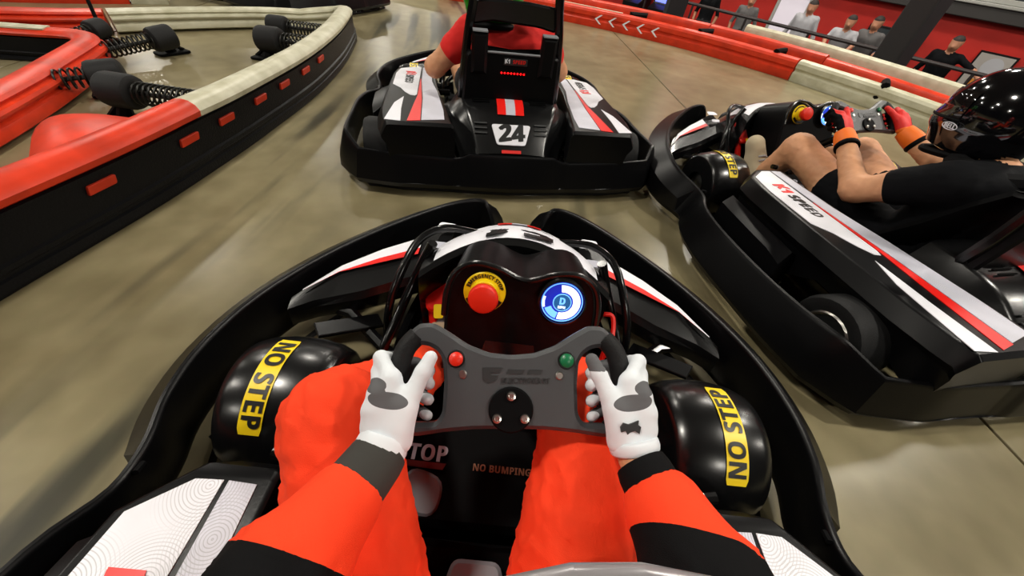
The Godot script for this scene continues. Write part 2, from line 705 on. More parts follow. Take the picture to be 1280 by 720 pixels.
# ---------------------------------------------------------------- lamps
func make_lamps() -> void:
	var spots := []
	for z in [4.0, -0.5, -6.0, -12.0, -18.0]:
		for x in ([-8.0, 2.0] if z > 0.0 else [-13.0, -8.0, -3.0, 2.0, 7.0]):
			spots.append(Vector2(x + (1.1 if int(absf(z)) % 2 == 0 else 0.0), z))
	spots.append_array([Vector2(0.5, -9.0), Vector2(5.0, -9.0), Vector2(5.4, -3.2), Vector2(9.2, -9.0), Vector2(-8.6, -27.0), Vector2(-7.2, -27.6), Vector2(-5.2, -29.0), Vector2(1.0, -26.0)])  # nearer lamps in this list are added, to brighten the far floor and barriers
	var hood := Shape.new().lathe([Vector2(0.04, 0.42), Vector2(0.06, 0.40), Vector2(0.08, 0.28), Vector2(0.14, 0.24), Vector2(0.30, 0.02), Vector2(0.31, 0.0), Vector2(0.29, 0.0), Vector2(0.13, 0.22)], 20).mesh()
	var disc := Shape.new().prism(circle(0.25, 20), 0.02, 0.004, Transform3D(Basis(Vector3.RIGHT, PI / 2), Vector3(0, 0.04, 0))).mesh()
	var rod := Shape.new().tube([Vector3(0, 0.40, 0), Vector3(0, 0.86, 0)], 0.012, 6).mesh()
	for s in spots:
		var o := thing("high_bay_lamp", "round high bay lamp with a warm white disc under the ceiling", "lamp", Transform3D(Basis(), Vector3(s.x, 4.2, s.y)), "high bay lamps of the hall")
		put("hood", hood, "lamp_housing", o)
		put("diffuser", disc, "lamp_glow", o)
		put("rod", rod, "lamp_housing", o)
		var l := AreaLight3D.new()
		l.name = "lamp_light"
		l.area_size = Vector2(0.44, 0.44)
		l.light_energy = 5.6
		l.light_color = Color(1.0, 0.975, 0.925)
		l.shadow_enabled = true
		l.area_range = 60.0
		l.area_attenuation = 2.0
		l.transform = Transform3D(Basis(Vector3.RIGHT, -PI / 2), Vector3(0, 0.012, 0))
		o.add_child(l, true)

# ---------------------------------------------------------------- hall
func slab_mesh(poly: PackedVector2Array, top: float, thick: float) -> ArrayMesh:
	var s := Shape.new()
	var pts := []
	for q in poly:
		pts.append(Vector2(q.x, -q.y))
	s.prism(pts, thick, 0.0015, Transform3D(Basis(Vector3.RIGHT, -PI / 2), Vector3(0, top - thick / 2, 0)))
	for i in s.uv.size():
		s.uv[i] = Vector2((s.p[i].x + 8.0) / 16.0, (s.p[i].z + 13.0) / 16.0)
	return s.mesh(20.0)

func make_floor_material() -> void:
	var size := 1024
	var img := Image.create(size, size, false, Image.FORMAT_RGB8)
	var coarse := FastNoiseLite.new()
	coarse.seed = 11
	coarse.frequency = 0.9
	coarse.fractal_octaves = 5
	var fine := FastNoiseLite.new()
	fine.seed = 12
	fine.frequency = 5.0
	fine.fractal_octaves = 4
	# tyre marks lie along the racing line: lanes given by their distance from the left barrier
	var lane := FastNoiseLite.new()
	lane.seed = 14
	lane.frequency = 1.0
	var dark := Color(0.375, 0.34, 0.245)
	var pale := Color(0.61, 0.57, 0.445)
	for j in size:
		var z := float(j) / size * 16.0 - 13.0
		var bend := -1.45 - 0.035 * pow(maxf(0.0, -z - 1.6), 2.0) - 0.02 * pow(maxf(0.0, z + 1.6), 2.0)
		for i in size:
			var x := float(i) / size * 16.0 - 8.0
			var c := coarse.get_noise_2d(x, z) * 0.5 + 0.5
			var t := clampf(0.25 + c * 0.65 + fine.get_noise_2d(x, z) * 0.22, 0.0, 1.0)
			var col := dark.lerp(pale, t)
			var d := x - bend
			if d > -0.2 and d < 4.0:
				var m := lane.get_noise_2d(d * 4.5, z * 0.35)
				var wide := smoothstep(-0.08, 0.42, m) * smoothstep(-0.2, 0.1, d) * (1.0 - smoothstep(1.1, 2.6, d))
				var patch := smoothstep(-0.15, 0.45, coarse.get_noise_2d(x * 0.7 + 31.0, z * 0.35))
				col = col.lerp(Color(0.18, 0.18, 0.15), wide * patch * 0.9)
			img.set_pixel(i, j, col)
	var m := plain("concrete", Color(1, 1, 1), 0.29, 0.0, 0.42)
	m.albedo_texture = ImageTexture.create_from_image(img)
	m.uv1_scale = Vector3(1, 1, 1)
	m.detail_enabled = true
	m.detail_blend_mode = BaseMaterial3D.BLEND_MODE_MUL
	m.detail_uv_layer = BaseMaterial3D.DETAIL_UV_1
	m.detail_albedo = noise_tex(0.09, Color(0.93, 0.925, 0.91), Color(1, 1, 1), 1024, 4, 61)
	m.texture_repeat = true

func make_hall() -> void:
	make_floor_material()
	# raised track floor, ending in a step down to the lobby on the right
	var track := PackedVector2Array(v2([-24, 9, 9, 9, 9, -1.2, 4.75, -1.4, 4.45, -3.4, 3.6, -5.6, 2.6, -6.7, 0.9, -7.5, -1.5, -8.0, -5.0, -12.0, -5.0, -33, -24, -33]))
	var fl := Node3D.new()
	fl.name = "floor"
	add_child(fl)
	tag(fl, "smooth beige concrete track floor with dark tyre marks and saw cut joints", "", "", "structure")
	var along := Vector2(0.13, 1.0).normalized()
	var across := Vector2(along.y, -along.x)
	var origin := Vector2(1.62, -0.3)
	for i in range(-6, 3):
		for j in range(-4, 3):
			var a := origin + across * (i * 4.6 + 0.006) + along * (j * 8.5 + 1.206)
			var b := across * (4.6 - 0.012)
			var c := along * (8.5 - 0.012)
			for piece in Geometry2D.intersect_polygons(track, PackedVector2Array([a, a + b, a + b + c, a + c])):
				put("slab", slab_mesh(piece, 0.0, 0.15), "concrete", fl)
	put("subbase", slab_mesh(track, -0.012, 0.6), "subbase", fl)
	structure("floor_lobby", Shape.new().box(Vector3(40, 46, 0.2), 0.01, Transform3D(Basis(Vector3.RIGHT, -PI / 2), Vector3(-4, -1.4, -12))).mesh(), "carpet", "dark carpet of the sunken lobby behind the barriers")
	structure("ceiling", Shape.new().box(Vector3(42, 46, 0.2), 0.01, Transform3D(Basis(Vector3.RIGHT, -PI / 2), Vector3(-4, 5.16, -12))).mesh(), "ceiling_dark", "dark flat ceiling of the hall")
	structure("wall_left", Shape.new().box(Vector3(0.2, 6.6, 46), 0.01, Transform3D(Basis(), Vector3(-24.1, 1.85, -12))).mesh(), "wall_dark", "dark wall on the far left side")
	structure("wall_back", Shape.new().box(Vector3(42, 6.6, 0.2), 0.01, Transform3D(Basis(), Vector3(-4, 1.85, 10.0))).mesh(), "wall_dark", "dark wall behind the track")
	structure("wall_front", Shape.new().box(Vector3(42, 6.6, 0.2), 0.01, Transform3D(Basis(), Vector3(-4, 1.85, -33.5))).mesh(), "wall_dark", "dark wall at the far end")
	structure("wall_right", Shape.new().box(Vector3(0.2, 6.6, 46), 0.01, Transform3D(Basis(), Vector3(16.0, 1.85, -12))).mesh(), "wall_dark", "dark wall on the right side")

# ---------------------------------------------------------------- barriers
func along_path(pts: Array, steps := 8) -> Array:
	return spline(pts, steps)

# sweeps a profile of (outward, height) along a line on the floor; outward is to the right of the line
func sweep(pts: Array, profile: Array, caps := true, drop := 1.0) -> Shape:
	var rows := []
	var m := pts.size()
	for i in m:
		var d: Vector2 = (pts[mini(i + 1, m - 1)] - pts[maxi(i - 1, 0)]).normalized()
		var n := Vector2(-d.y, d.x)
		var row := PackedVector3Array()
		for q in profile:
			row.append(Vector3(pts[i].x + n.x * q.x, q.y * lerpf(1.0, drop, float(i) / (m - 1)), pts[i].y + n.y * q.x))
		rows.append(row)
	var s := Shape.new()
	s.grid(rows, true)
	if caps:
		for e in [0, m - 1]:
			var ids := Geometry2D.triangulate_polygon(PackedVector2Array(profile))
			for k in range(0, ids.size(), 3):
				var r: PackedVector3Array = rows[e]
				s.tri(r[ids[k]], r[ids[k + 1]], r[ids[k + 2]])
	return s

func scaled(profile: Array, h: float) -> Array:
	var out := []
	for q in profile:
		out.append(Vector2(q.x, q.y * h))
	return out

var rail_profile := v2([-0.02, 0.02, -0.02, 0.225, 0.002, 0.235, 0.008, 0.258, -0.004, 0.28, -0.03, 0.296, -0.062, 0.30, -0.094, 0.294, -0.118, 0.278, -0.128, 0.255, -0.118, 0.232, -0.142, 0.218, -0.148, 0.195, -0.142, 0.172, -0.118, 0.158, -0.118, 0.14, -0.142, 0.125, -0.15, 0.09, -0.148, 0.045, -0.125, 0.02])
var belt_profile := v2([-0.019, 0.005, 0.012, 0.005, 0.016, 0.02, 0.012, 0.045, 0.004, 0.05, 0.004, 0.062, 0.012, 0.068, 0.012, 0.085, 0.003, 0.092, 0.0, 0.16, 0.002, 0.222, -0.019, 0.222])
var wall_profile := v2([-0.13, 0.0, 0.0, 0.0, 0.006, 0.03, 0.006, 0.075, -0.012, 0.092, -0.012, 0.105, 0.004, 0.122, 0.004, 0.165, -0.010, 0.188, -0.04, 0.20, -0.09, 0.20, -0.12, 0.188, -0.134, 0.165, -0.134, 0.122, -0.118, 0.105, -0.118, 0.092, -0.136, 0.075, -0.136, 0.03])

func belted_barrier(path: Array, h: float, m: String, label: String, tabs: Array, drop := 1.0) -> Node3D:
	var o := thing("track_barrier", label, "barrier")
	put("rail", sweep(path, scaled(rail_profile, h / 0.30), true, drop).mesh(30), m, o)
	put("belt", sweep(path, scaled(belt_profile, h / 0.30), true, drop).mesh(30), "barrier_belt", o)
	var shape := Shape.new().prism(rounded(v2([-0.055, -0.015, 0.045, -0.015, 0.055, 0.015, -0.045, 0.015]), 0.006, 2), 0.012, 0.002).mesh()
	for t in tabs:
		var best := 1
		for i in range(1, path.size() - 1):
			if path[i].distance_to(t) < path[best].distance_to(t):
				best = i
		var d: Vector2 = (path[best + 1] - path[best - 1]).normalized()
		var n := Vector3(-d.y, 0, d.x)
		put("strap_tab", shape, "barrier_red", o, facing(Vector3(path[best].x, 0.175 * h / 0.30, path[best].y) + n * 0.006, n))
	return o

func walled_barrier(path: Array, h: float, m: String, label: String, called := "track_barrier") -> Node3D:
	var o := thing(called, label, "barrier")
	put("rail", sweep(path, scaled(wall_profile, h / 0.20)).mesh(30), m, o)
	return o

func shock(head: Vector3, foot: Vector3, tip: Vector3, r: float, label: String, coil := "spring_dark") -> void:
	var o := thing("spring_shock_post", label, "shock post", Transform3D(), "spring shock posts of the left island")
	var d := (tip - head)
	var axis := d.normalized()
	var l := r * 2.1
	var base := facing(Vector3(foot.x, 0.012, foot.z), Vector3.UP, Vector3(axis.x, 0, axis.z).normalized())
	put("base_plate", Shape.new().prism(rounded(v2([-0.075, -0.10, 0.075, -0.10, 0.05, 0.10, -0.05, 0.10]), 0.02, 3), 0.016, 0.003, base).mesh(), "matt_black", o)
	var up := Vector3(foot.x, 0.015, foot.z)
	put("post", Shape.new().tube([up, up.lerp(head, 0.5), head], [r * 0.5, r * 0.34, r * 0.4], 8).mesh(), "matt_black", o)
	var back := up - Vector3(axis.x, 0, axis.z).normalized() * 0.09
	put("brace", Shape.new().tube([back, up.lerp(head, 0.75)], r * 0.16, 6).mesh(), "matt_black", o)
	var q := facing(head - axis * l * 0.5, axis) * Transform3D(Basis(Vector3.RIGHT, PI / 2), Vector3.ZERO)
	put("drum", Shape.new().lathe(v2([0.0, 0.0, r * 0.7, 0.0, r * 0.93, l * 0.06, r, l * 0.16, r, l * 0.84, r * 0.93, l * 0.94, r * 0.7, l, 0.0, l]), 20, 0, TAU, q).mesh(), "rubber", o)
	var a := head + axis * l * 0.45
	var len := a.distance_to(tip)
	var turns := int(len / 0.028)
	var side := axis.cross(Vector3.UP).normalized()
	var top := side.cross(axis)
	var pts := []
	for i in turns * 12 + 1:
		var t := float(i) / (turns * 12)
		var g := t * turns * TAU
		pts.append(a + axis * len * t + (side * cos(g) + top * sin(g)) * r * 0.62)
	put("coil_spring", Shape.new().tube(pts, 0.0058, 5).mesh(), coil, o)
	put("guide_rod", Shape.new().tube([a, tip], 0.012, 6).mesh(), "spring_dark", o)

func make_left_barriers() -> void:
	# the island's barrier: red beside the own kart, then white round the far turn and back
	var red := along_path(v2([-1.95, 2.6, -1.74, 1.2, -1.60, 0.1, -1.53, -0.65, -1.47, -1.19, -1.452, -1.58]))
	var white := along_path(v2([-1.452, -1.58, -1.45, -1.92, -1.48, -2.6, -1.59, -3.3, -1.76, -3.95]))
	var near_red := belted_barrier(red, 0.29, "barrier_red", "red capped barrier with black belt running beside the own kart", [Vector2(-1.47, -1.46), Vector2(-1.5, -1.05), Vector2(-1.53, -0.6)])
	belted_barrier(white, 0.29, "barrier_white", "white capped barrier with black belt and red tabs beyond the red one", [Vector2(-1.45, -1.73), Vector2(-1.45, -1.99), Vector2(-1.47, -2.24), Vector2(-1.49, -2.5), Vector2(-1.52, -2.75)], 0.9)
	# the turn goes down to the lower height of the return side
	var turn := along_path(v2([-1.76, -3.95, -1.86, -4.18, -2.0, -4.30, -2.18, -4.28, -2.36, -4.20]), 8)
	belted_barrier(turn, 0.261, "barrier_white", "white hairpin end piece of the belted barrier at the far turn", [], 0.594)
	var ret := along_path(v2([-2.36, -4.20, -2.62, -4.07, -2.9, -3.84, -3.19, -3.55, -3.42, -3.28]))
	belted_barrier(ret, 0.155, "barrier_white", "white corrugated barrier behind the spring posts, returning from the turn", [])
	var ret_red := along_path(v2([-3.43, -3.27, -3.66, -3.08, -3.95, -2.9, -4.5, -2.6, -5.2, -2.3]))
	belted_barrier(ret_red, 0.155, "barrier_red", "red barrier behind the spring posts, following the white return", [])
	# a second line of barriers beyond the return side
	walled_barrier(along_path(v2([-6.0, -3.0, -4.9, -3.45, -4.4, -3.75, -3.98, -4.1])), 0.26, "barrier_red", "red two-bump barrier standing beyond the red return barrier")
	walled_barrier(along_path(v2([-3.97, -4.11, -3.9, -4.17, -3.82, -4.23, -3.75, -4.29])), 0.26, "barrier_white", "white two-bump barrier standing beyond the white return barrier")
	# gusset between the red barrier and the floor of the island
	var rows := []
	for q in [[-1.60, 0.262, -1.26, 0.26], [-1.70, 0.27, -1.28, 0.24], [-1.82, 0.255, -1.33, 0.20], [-1.95, 0.215, -1.40, 0.16], [-2.05, 0.15, -1.46, 0.12], [-2.12, 0.05, -1.50, 0.10], [-2.13, 0.004, -1.50, 0.10]]:
		var row := PackedVector3Array()
		for i in 9:
			var t := i / 4.0 - 1.0
			row.append(Vector3(q[0] + 0.04 * t * t, maxf(q[1] * (1.0 - 0.25 * t * t), 0.004), q[2] + t * q[3]))
		for i in range(8, -1, -1):
			var t := i / 4.0 - 1.0
			row.append(Vector3(q[0] + 0.04 * t * t + 0.012, maxf(q[1] * (1.0 - 0.25 * t * t) - 0.014, 0.002), q[2] + t * q[3]))
		rows.append(row)
	put("gusset", Shape.new().grid(rows, true, false, true, true).mesh(50), "barrier_red", near_red)
	# the neighbouring hairpin on the left
	var hp := along_path(v2([-4.6, -2.0, -3.7, -2.32, -3.2, -2.46, -3.0, -2.52, -2.90, -2.47, -2.84, -2.36, -2.73, -2.10, -2.60, -1.78, -2.46, -1.35, -2.34, -0.8, -2.3, 0.2]), 6)
	var loop := belted_barrier(hp, 0.18, "barrier_red", "red hairpin barrier of the neighbouring track loop with black inner belt", [])
	put("cap_strip", sweep(along_path(v2([-4.6, -1.995, -3.7, -2.315, -3.2, -2.455, -3.1, -2.49])), v2([-0.105, 0.176, -0.02, 0.176, -0.02, 0.184, -0.105, 0.184])).mesh(), "barrier_white", loop)
	shock(Vector3(-2.66, 0.125, -2.86), Vector3(-2.72, 0, -2.95), Vector3(-2.80, 0.10, -2.50), 0.074, "black spring shock post set between the hairpin and the white return barrier")
	shock(Vector3(-2.07, 0.13, -3.17), Vector3(-2.11, 0, -3.14), Vector3(-1.72, 0.14, -3.15), 0.088, "black spring shock post braced against the white barrier near the turn")
	shock(Vector3(-2.26, 0.12, -3.62), Vector3(-2.30, 0, -3.62), Vector3(-1.88, 0.13, -3.62), 0.076, "black spring shock post in the narrow tip of the island")
	shock(Vector3(-2.08, 0.16, -1.86), Vector3(-2.14, 0, -1.86), Vector3(-1.63, 0.17, -1.84), 0.082, "large black spring shock post behind the red barrier's end")
	shock(Vector3(-2.38, 0.13, -2.10), Vector3(-2.44, 0, -2.14), Vector3(-2.62, 0.11, -1.90), 0.075, "black spring shock post bearing on the red hairpin's side")
	shock(Vector3(-3.12, 0.12, -2.86), Vector3(-3.12, 0, -2.90), Vector3(-3.12, 0.11, -2.64), 0.06, "black spring shock post behind the red hairpin barrier")
	single("flag_pole", Shape.new().tube(v3([-3.25, 0.0, -3.0, -3.36, 0.5, -3.16, -3.44, 0.95, -3.26]), 0.012, 8).mesh(), "matt_black", "thin dark pole leaning against the return barrier", "pole")

func make_right_barriers() -> void:
	var far_white := along_path(v2([-5.2, -7.6, -3.6, -7.25, -2.5, -7.0, -1.7, -6.82]))
	walled_barrier(far_white, 0.20, "barrier_white", "white barrier at the far end of the lane, beyond the leading kart")
	var red := along_path(v2([-1.69, -6.82, -0.84, -6.78, 0.11, -6.53, 0.99, -6.22, 1.77, -5.8, 2.25, -5.42, 2.70, -5.0]))
	var o := walled_barrier(red, 0.205, "barrier_red", "long red barrier with white chevrons on the outside of the bend")
	var chev := Shape.new().prism(v2([-0.05, 0.0, 0.025, 0.052, 0.05, 0.052, -0.018, 0.0, 0.05, -0.052, 0.025, -0.052]), 0.004, 0.0).mesh()
	var spots := [0.62, 0.80, 0.98, 1.16, 1.34]
	for x in spots:
		var best := 1
		for i in range(1, red.size() - 1):
			if absf(red[i].x - x) < absf(red[best].x - x):
				best = i
		var d: Vector2 = (red[best + 1] - red[best - 1]).normalized()
		var n := Vector3(-d.y, 0, d.x)
		var q := Vector3(x, 0.102, red[best].y + (x - red[best].x) * d.y / d.x) + n * 0.009
		put("chevron", chev, "decal_white", o, facing(q, n))
	put("top_stripe", sweep(along_path(v2([-0.7, -6.79, 0.11, -6.58, 0.9, -6.3])), v2([-0.075, 0.204, -0.03, 0.204, -0.03, 0.210, -0.075, 0.210])).mesh(), "barrier_white", o)
	walled_barrier(along_path(v2([2.71, -4.99, 3.0, -4.62, 3.25, -4.26, 3.57, -3.62, 3.82, -2.9, 3.98, -2.1, 4.05, -1.0, 4.05, 0.6, 4.0, 2.5])), 0.205, "barrier_white", "white corrugated barrier beside the kart of the driver in black")
	# second line, a step behind the first
	walled_barrier(along_path(v2([-1.6, -7.3, -0.7, -7.25, 0.3, -7.0, 1.2, -6.68, 2.05, -6.24])), 0.24, "barrier_red", "red barrier of the second line, behind the chevrons")
	walled_barrier(along_path(v2([2.06, -6.235, 2.6, -5.8, 3.1, -5.25])), 0.24, "barrier_red", "short red barrier of the second line, behind the joint of red and white")
	var w := walled_barrier(along_path(v2([2.5, -6.22, 3.05, -5.72, 3.5, -5.05, 3.85, -4.35, 4.12, -3.5, 4.3, -2.6, 4.4, -1.6])), 0.30, "barrier_white", "white barrier of the outermost line in front of the lobby rail")
	w.name = "outer_barrier"
	walled_barrier(along_path(v2([3.11, -5.24, 3.4, -4.8, 3.68, -4.2, 3.95, -3.4, 4.12, -2.6])), 0.22, "barrier_red", "low red barrier between the two white ones, before the dark column")
	var pads := [[Vector3(-0.55, 0.205, -6.99), 10.0, "black rubber pad between the barrier lines, behind the pale top stripe"], [Vector3(1.14, 0.205, -6.40), -22.0, "black rubber pad between the barrier lines, just behind the chevrons"], [Vector3(1.93, 0.20, -5.93), -35.0, "black rubber pad between the barrier lines, past the chevrons"], [Vector3(2.62, 0.205, -5.30), -45.0, "black rubber pad between the barrier lines where red turns to white"], [Vector3(3.30, 0.205, -4.42), -58.0, "black rubber pad behind the white barrier, before the dark column"]]
	for q in pads:
		single("joint_pad", Shape.new().box(Vector3(0.26, q[0].y + 0.03, 0.07), 0.02, Transform3D(Basis(Vector3.UP, deg_to_rad(-q[1])), Vector3(q[0].x, (q[0].y + 0.03) / 2, q[0].z))).mesh(), "matt_black", q[2], "joint pad", "rubber pads between the barrier lines")
# ---------------------------------------------------------------- kart (x right, -z forward, origin on the floor under the driver's head)
var wheel_at := Transform3D(Basis(Vector3.RIGHT, deg_to_rad(-52.0)), Vector3(0, 0.50, -0.275))  # its Z looks at the driver

func part(k: Node, called: String, s: Shape, m: String, angle := 38.0) -> MeshInstance3D:
	return put(called, s.mesh(angle), m, k)

func pod_top(z: float) -> float:
	return 0.318 + 0.02 * (z + 0.2)

func pod_panel(poly: Array, s: float, lift: float) -> ArrayMesh:
	var sh := Shape.new()
	var pts := []
	for q in poly:
		pts.append(Vector2(q.x * s, -q.y))
	sh.prism(pts, 0.0016, 0.0)
	for i in sh.p.size():
		var q := sh.p[i]
		sh.p[i] = Vector3(q.x, pod_top(-q.y) + lift + q.z, -q.y)
		sh.uv[i] = Vector2(q.x, q.y)
	return sh.mesh(20)

func ring_path() -> Array:
	var half := [[0.0, -1.165, 0.135, 0.08], [0.075, -1.175, 0.145, 0.08], [0.115, -1.20, 0.235, 0.085], [0.155, -1.205, 0.252, 0.09], [0.26, -1.145, 0.25, 0.10], [0.42, -0.99, 0.245, 0.10], [0.55, -0.825, 0.24, 0.10], [0.642, -0.66, 0.235, 0.095], [0.688, -0.51, 0.225, 0.09], [0.694, -0.39, 0.212, 0.085], [0.672, -0.29, 0.20, 0.08], [0.674, -0.20, 0.195, 0.07], [0.725, -0.10, 0.20, 0.07], [0.752, 0.06, 0.205, 0.07], [0.752, 0.30, 0.21, 0.065], [0.744, 0.50, 0.225, 0.06], [0.728, 0.625, 0.24, 0.055], [0.668, 0.735, 0.205, 0.05], [0.50, 0.775, 0.20, 0.05], [0.27, 0.785, 0.192, 0.05], [0.225, 0.79, 0.20, 0.05], [0.19, 0.795, 0.218, 0.05], [0.0, 0.805, 0.222, 0.05]]
	var out := []
	for q in half:
		out.append(q)
	for i in range(half.size() - 2, 0, -1):
		out.append([-half[i][0], half[i][1], half[i][2], half[i][3]])
	return out

func make_kart() -> Node3D:
	var k := Node3D.new()
	# bumper: one moulded band right round the kart
	var ctrl := ring_path()
	var a := []
	var b := []
	for q in ctrl:
		a.append(Vector3(q[0], q[2], q[1]))
		b.append(Vector3(q[0], q[3], q[1]))
	var flat := []
	for i in a.size():
		for t in 4:
			flat.append(a[i].lerp(a[(i + 1) % a.size()], t / 4.0))
	a = spline(a, 4, true)
	b = spline(b, 4, true)
	for i in a.size():  # the rear is made of straight runs with corners
		a[i] = a[i].lerp(flat[i], smoothstep(0.45, 0.6, flat[i].z))
	var rows := []
	var low := []
	var m := a.size()
	for i in m:
		var d: Vector3 = a[(i + 1) % m] - a[(i - 1 + m) % m]
		var n := Vector3(-d.z, 0, d.x).normalized()
		var y: float = a[i].y
		var w: float = b[i].y
		var c := Vector3(a[i].x, 0, a[i].z)
		var row := PackedVector3Array()
		for q in [[-0.026, 0.052], [-0.008, 0.056], [0.004, 0.09], [0.004, 0.15], [0.001, y - 0.010], [-0.003, y - 0.003], [-0.008, y], [-0.016, y - 0.002], [-0.022, y - 0.012], [-w, y - (0.065 if w > 0.079 else 0.12)], [-w - 0.004, 0.075], [-w + 0.01, 0.05]]:
			row.append(c + n * q[0] + Vector3(0, q[1], 0))
		rows.append(row)
		low.append(c + n * 0.024 + Vector3(0, 0.014, 0))
	var bump := part(k, "bumper", Shape.new().grid(rows, true, true), "satin_black", 34)
	put("skid_strip", Shape.new().tube(low, 0.009, 6, true).mesh(), "rubber", bump)
	for i in range(0, m, 7):
		put("strip_tab", Shape.new().box(Vector3(0.05, 0.05, 0.012), 0.002, facing(low[i] + Vector3(0, 0.02, 0) - (low[i] * Vector3(1, 0, 1)).normalized() * 0.022, low[i] * Vector3(1, 0, 1))).mesh(), "rubber", bump)
	# floor pan and frame
	var pan := mirror2(v2([0.0, -1.02, 0.22, -1.0, 0.30, -0.80, 0.30, -0.30, 0.34, -0.15, 0.34, 0.55, 0.0, 0.6]))
	var fp := []
	for q in pan:
		fp.append(Vector2(q.x, -q.y))
	part(k, "floor_pan", Shape.new().prism(fp, 0.012, 0.002, Transform3D(Basis(Vector3.RIGHT, -PI / 2), Vector3(0, 0.06, 0))), "matt_black")
	for s in [-1.0, 1.0]:
		part(k, "frame_rail", Shape.new().tube(spline(mx(v3([0.10, 0.09, -1.10, 0.24, 0.09, -1.0, 0.30, 0.09, -0.72, 0.29, 0.09, -0.3, 0.36, 0.09, 0.0, 0.36, 0.09, 0.5, 0.30, 0.10, 0.72]), s), 4), 0.015, 8), "tube_black")
		part(k, "front_hoop", Shape.new().tube(spline(mx(v3([0.10, 0.35, -0.875, 0.20, 0.368, -0.86, 0.262, 0.355, -0.81, 0.292, 0.31, -0.735, 0.318, 0.23, -0.675, 0.33, 0.13, -0.655]), s), 5), 0.0105, 10), "tube_black")
		part(k, "column_stay", Shape.new().tube(spline(mx(v3([0.215, 0.39, -0.76, 0.258, 0.29, -0.75, 0.292, 0.215, -0.66, 0.312, 0.17, -0.575, 0.318, 0.10, -0.52]), s), 5), 0.0125, 10), "tube_black")
		put("joint_bolt", Shape.new().tube(mx(v3([0.662, 0.19, -0.252, 0.658, 0.197, -0.232]), s), 0.006, 8).mesh(), "matt_black", bump)
		part(k, "stub_axle", Shape.new().tube(mx(v3([0.27, 0.13, -0.44, 0.40, 0.13, -0.43]), s), 0.02, 8), "tube_black")
		part(k, "bumper_bracket", Shape.new().tube(mx(v3([0.30, 0.11, -0.60, 0.45, 0.13, -0.72, 0.56, 0.14, -0.74]), s), 0.017, 8), "tube_black")
		part(k, "spacer_plate", Shape.new().box(Vector3(0.05, 0.17, 0.012), 0.002, Transform3D(Basis(Vector3.UP, s * 0.95) * Basis(Vector3.RIGHT, 1.3), Vector3(s * 0.43, 0.15, -0.66))), "satin_black")
	# nose fairing between the bumper tips
	rows = []
	var top := []
	for i in 17:
		var t := lerpf(-1.0, 1.0, i / 16.0)
		var x := 0.235 * t
		var bend := 0.115 * t * t
		var dy := -0.045 * t * t
		var row := PackedVector3Array()
		for q in [[-1.12, 0.10], [-1.13, 0.16], [-1.08, 0.23], [-1.0, 0.30], [-0.955, 0.338], [-0.925, 0.358], [-0.88, 0.382], [-0.84, 0.397], [-0.805, 0.40], [-0.79, 0.39], [-0.785, 0.33], [-0.80, 0.20], [-0.82, 0.10]]:
			row.append(Vector3(x, q[1] + (dy if q[1] > 0.15 else 0.0), q[0] + bend))
		rows.append(row)
		top.append(row)
	var nose := part(k, "nose_fairing", Shape.new().grid(rows, true, false, true, true), "gloss_black", 30)
	rows = []
	for i in range(1, 16):
		var r: PackedVector3Array = top[i]
		var row := PackedVector3Array()
		for j in range(4, 9):
			row.append(r[j] + Vector3(0, 0.003, -0.001))
		rows.append(row)
	put("white_crest", Shape.new().grid(rows).mesh(40), "decal_white", nose)
	for q in [[-0.062, -0.022, "decal_red"], [-0.022, 0.022, "decal_grey"], [0.022, 0.062, "decal_red"]]:
		rows = []
		for i in 5:
			var t: float = lerpf(q[0], q[1], i / 4.0) / 0.235
			var row := PackedVector3Array()
			for z in [[-1.0, 0.303], [-0.955, 0.341], [-0.925, 0.361], [-0.905, 0.3715]]:
				row.append(Vector3(0.235 * t, z[1] - 0.045 * t * t + 0.0035, z[0] + 0.115 * t * t - 0.002))
			rows.append(row)
		put("stripe", Shape.new().grid(rows).mesh(40), q[2], nose)
	# front wings with a white and red sliver each
	for s in [-1.0, 1.0]:
		rows = []
		for q in [[0.20, -1.03, -0.83, 0.27, 0.24], [0.30, -0.98, -0.78, 0.245, 0.225], [0.42, -0.90, -0.73, 0.225, 0.20], [0.54, -0.80, -0.70, 0.20, 0.18], [0.60, -0.71, -0.67, 0.185, 0.17]]:
			var row := PackedVector3Array()
			for t in [0.0, 0.08, 0.5, 0.92, 1.0]:
				row.append(Vector3(s * q[0], lerpf(q[3], q[4], t) - (0.018 if t == 0.0 or t == 1.0 else 0.0), lerpf(q[1], q[2], t)))
			for t in [1.0, 0.0]:
				row.append(Vector3(s * q[0], lerpf(q[3], q[4], t) - 0.06, lerpf(q[1], q[2], t)))
			rows.append(row)
		var wing := part(k, "front_wing", Shape.new().grid(rows, true, false, true, true), "gloss_black", 30)
		var sl := Shape.new()
		var rd := Shape.new()
		var pa := mx(v3([0.29, 0.2525, -0.955, 0.40, 0.2345, -0.895, 0.50, 0.214, -0.825, 0.575, 0.199, -0.728]), s)
		var pb := mx(v3([0.29, 0.2475, -0.908, 0.40, 0.2305, -0.858, 0.50, 0.2115, -0.802, 0.575, 0.1985, -0.724]), s)
		var pc := mx(v3([0.29, 0.2445, -0.882, 0.40, 0.228, -0.838, 0.47, 0.2155, -0.812, 0.50, 0.2115, -0.80]), s)
		sl.grid([PackedVector3Array(pa), PackedVector3Array(pb)])
		rd.grid([PackedVector3Array(pb), PackedVector3Array(pc)])
		put("white_sliver", sl.mesh(), "decal_white", wing)
		put("red_sliver", rd.mesh(), "decal_red", wing)
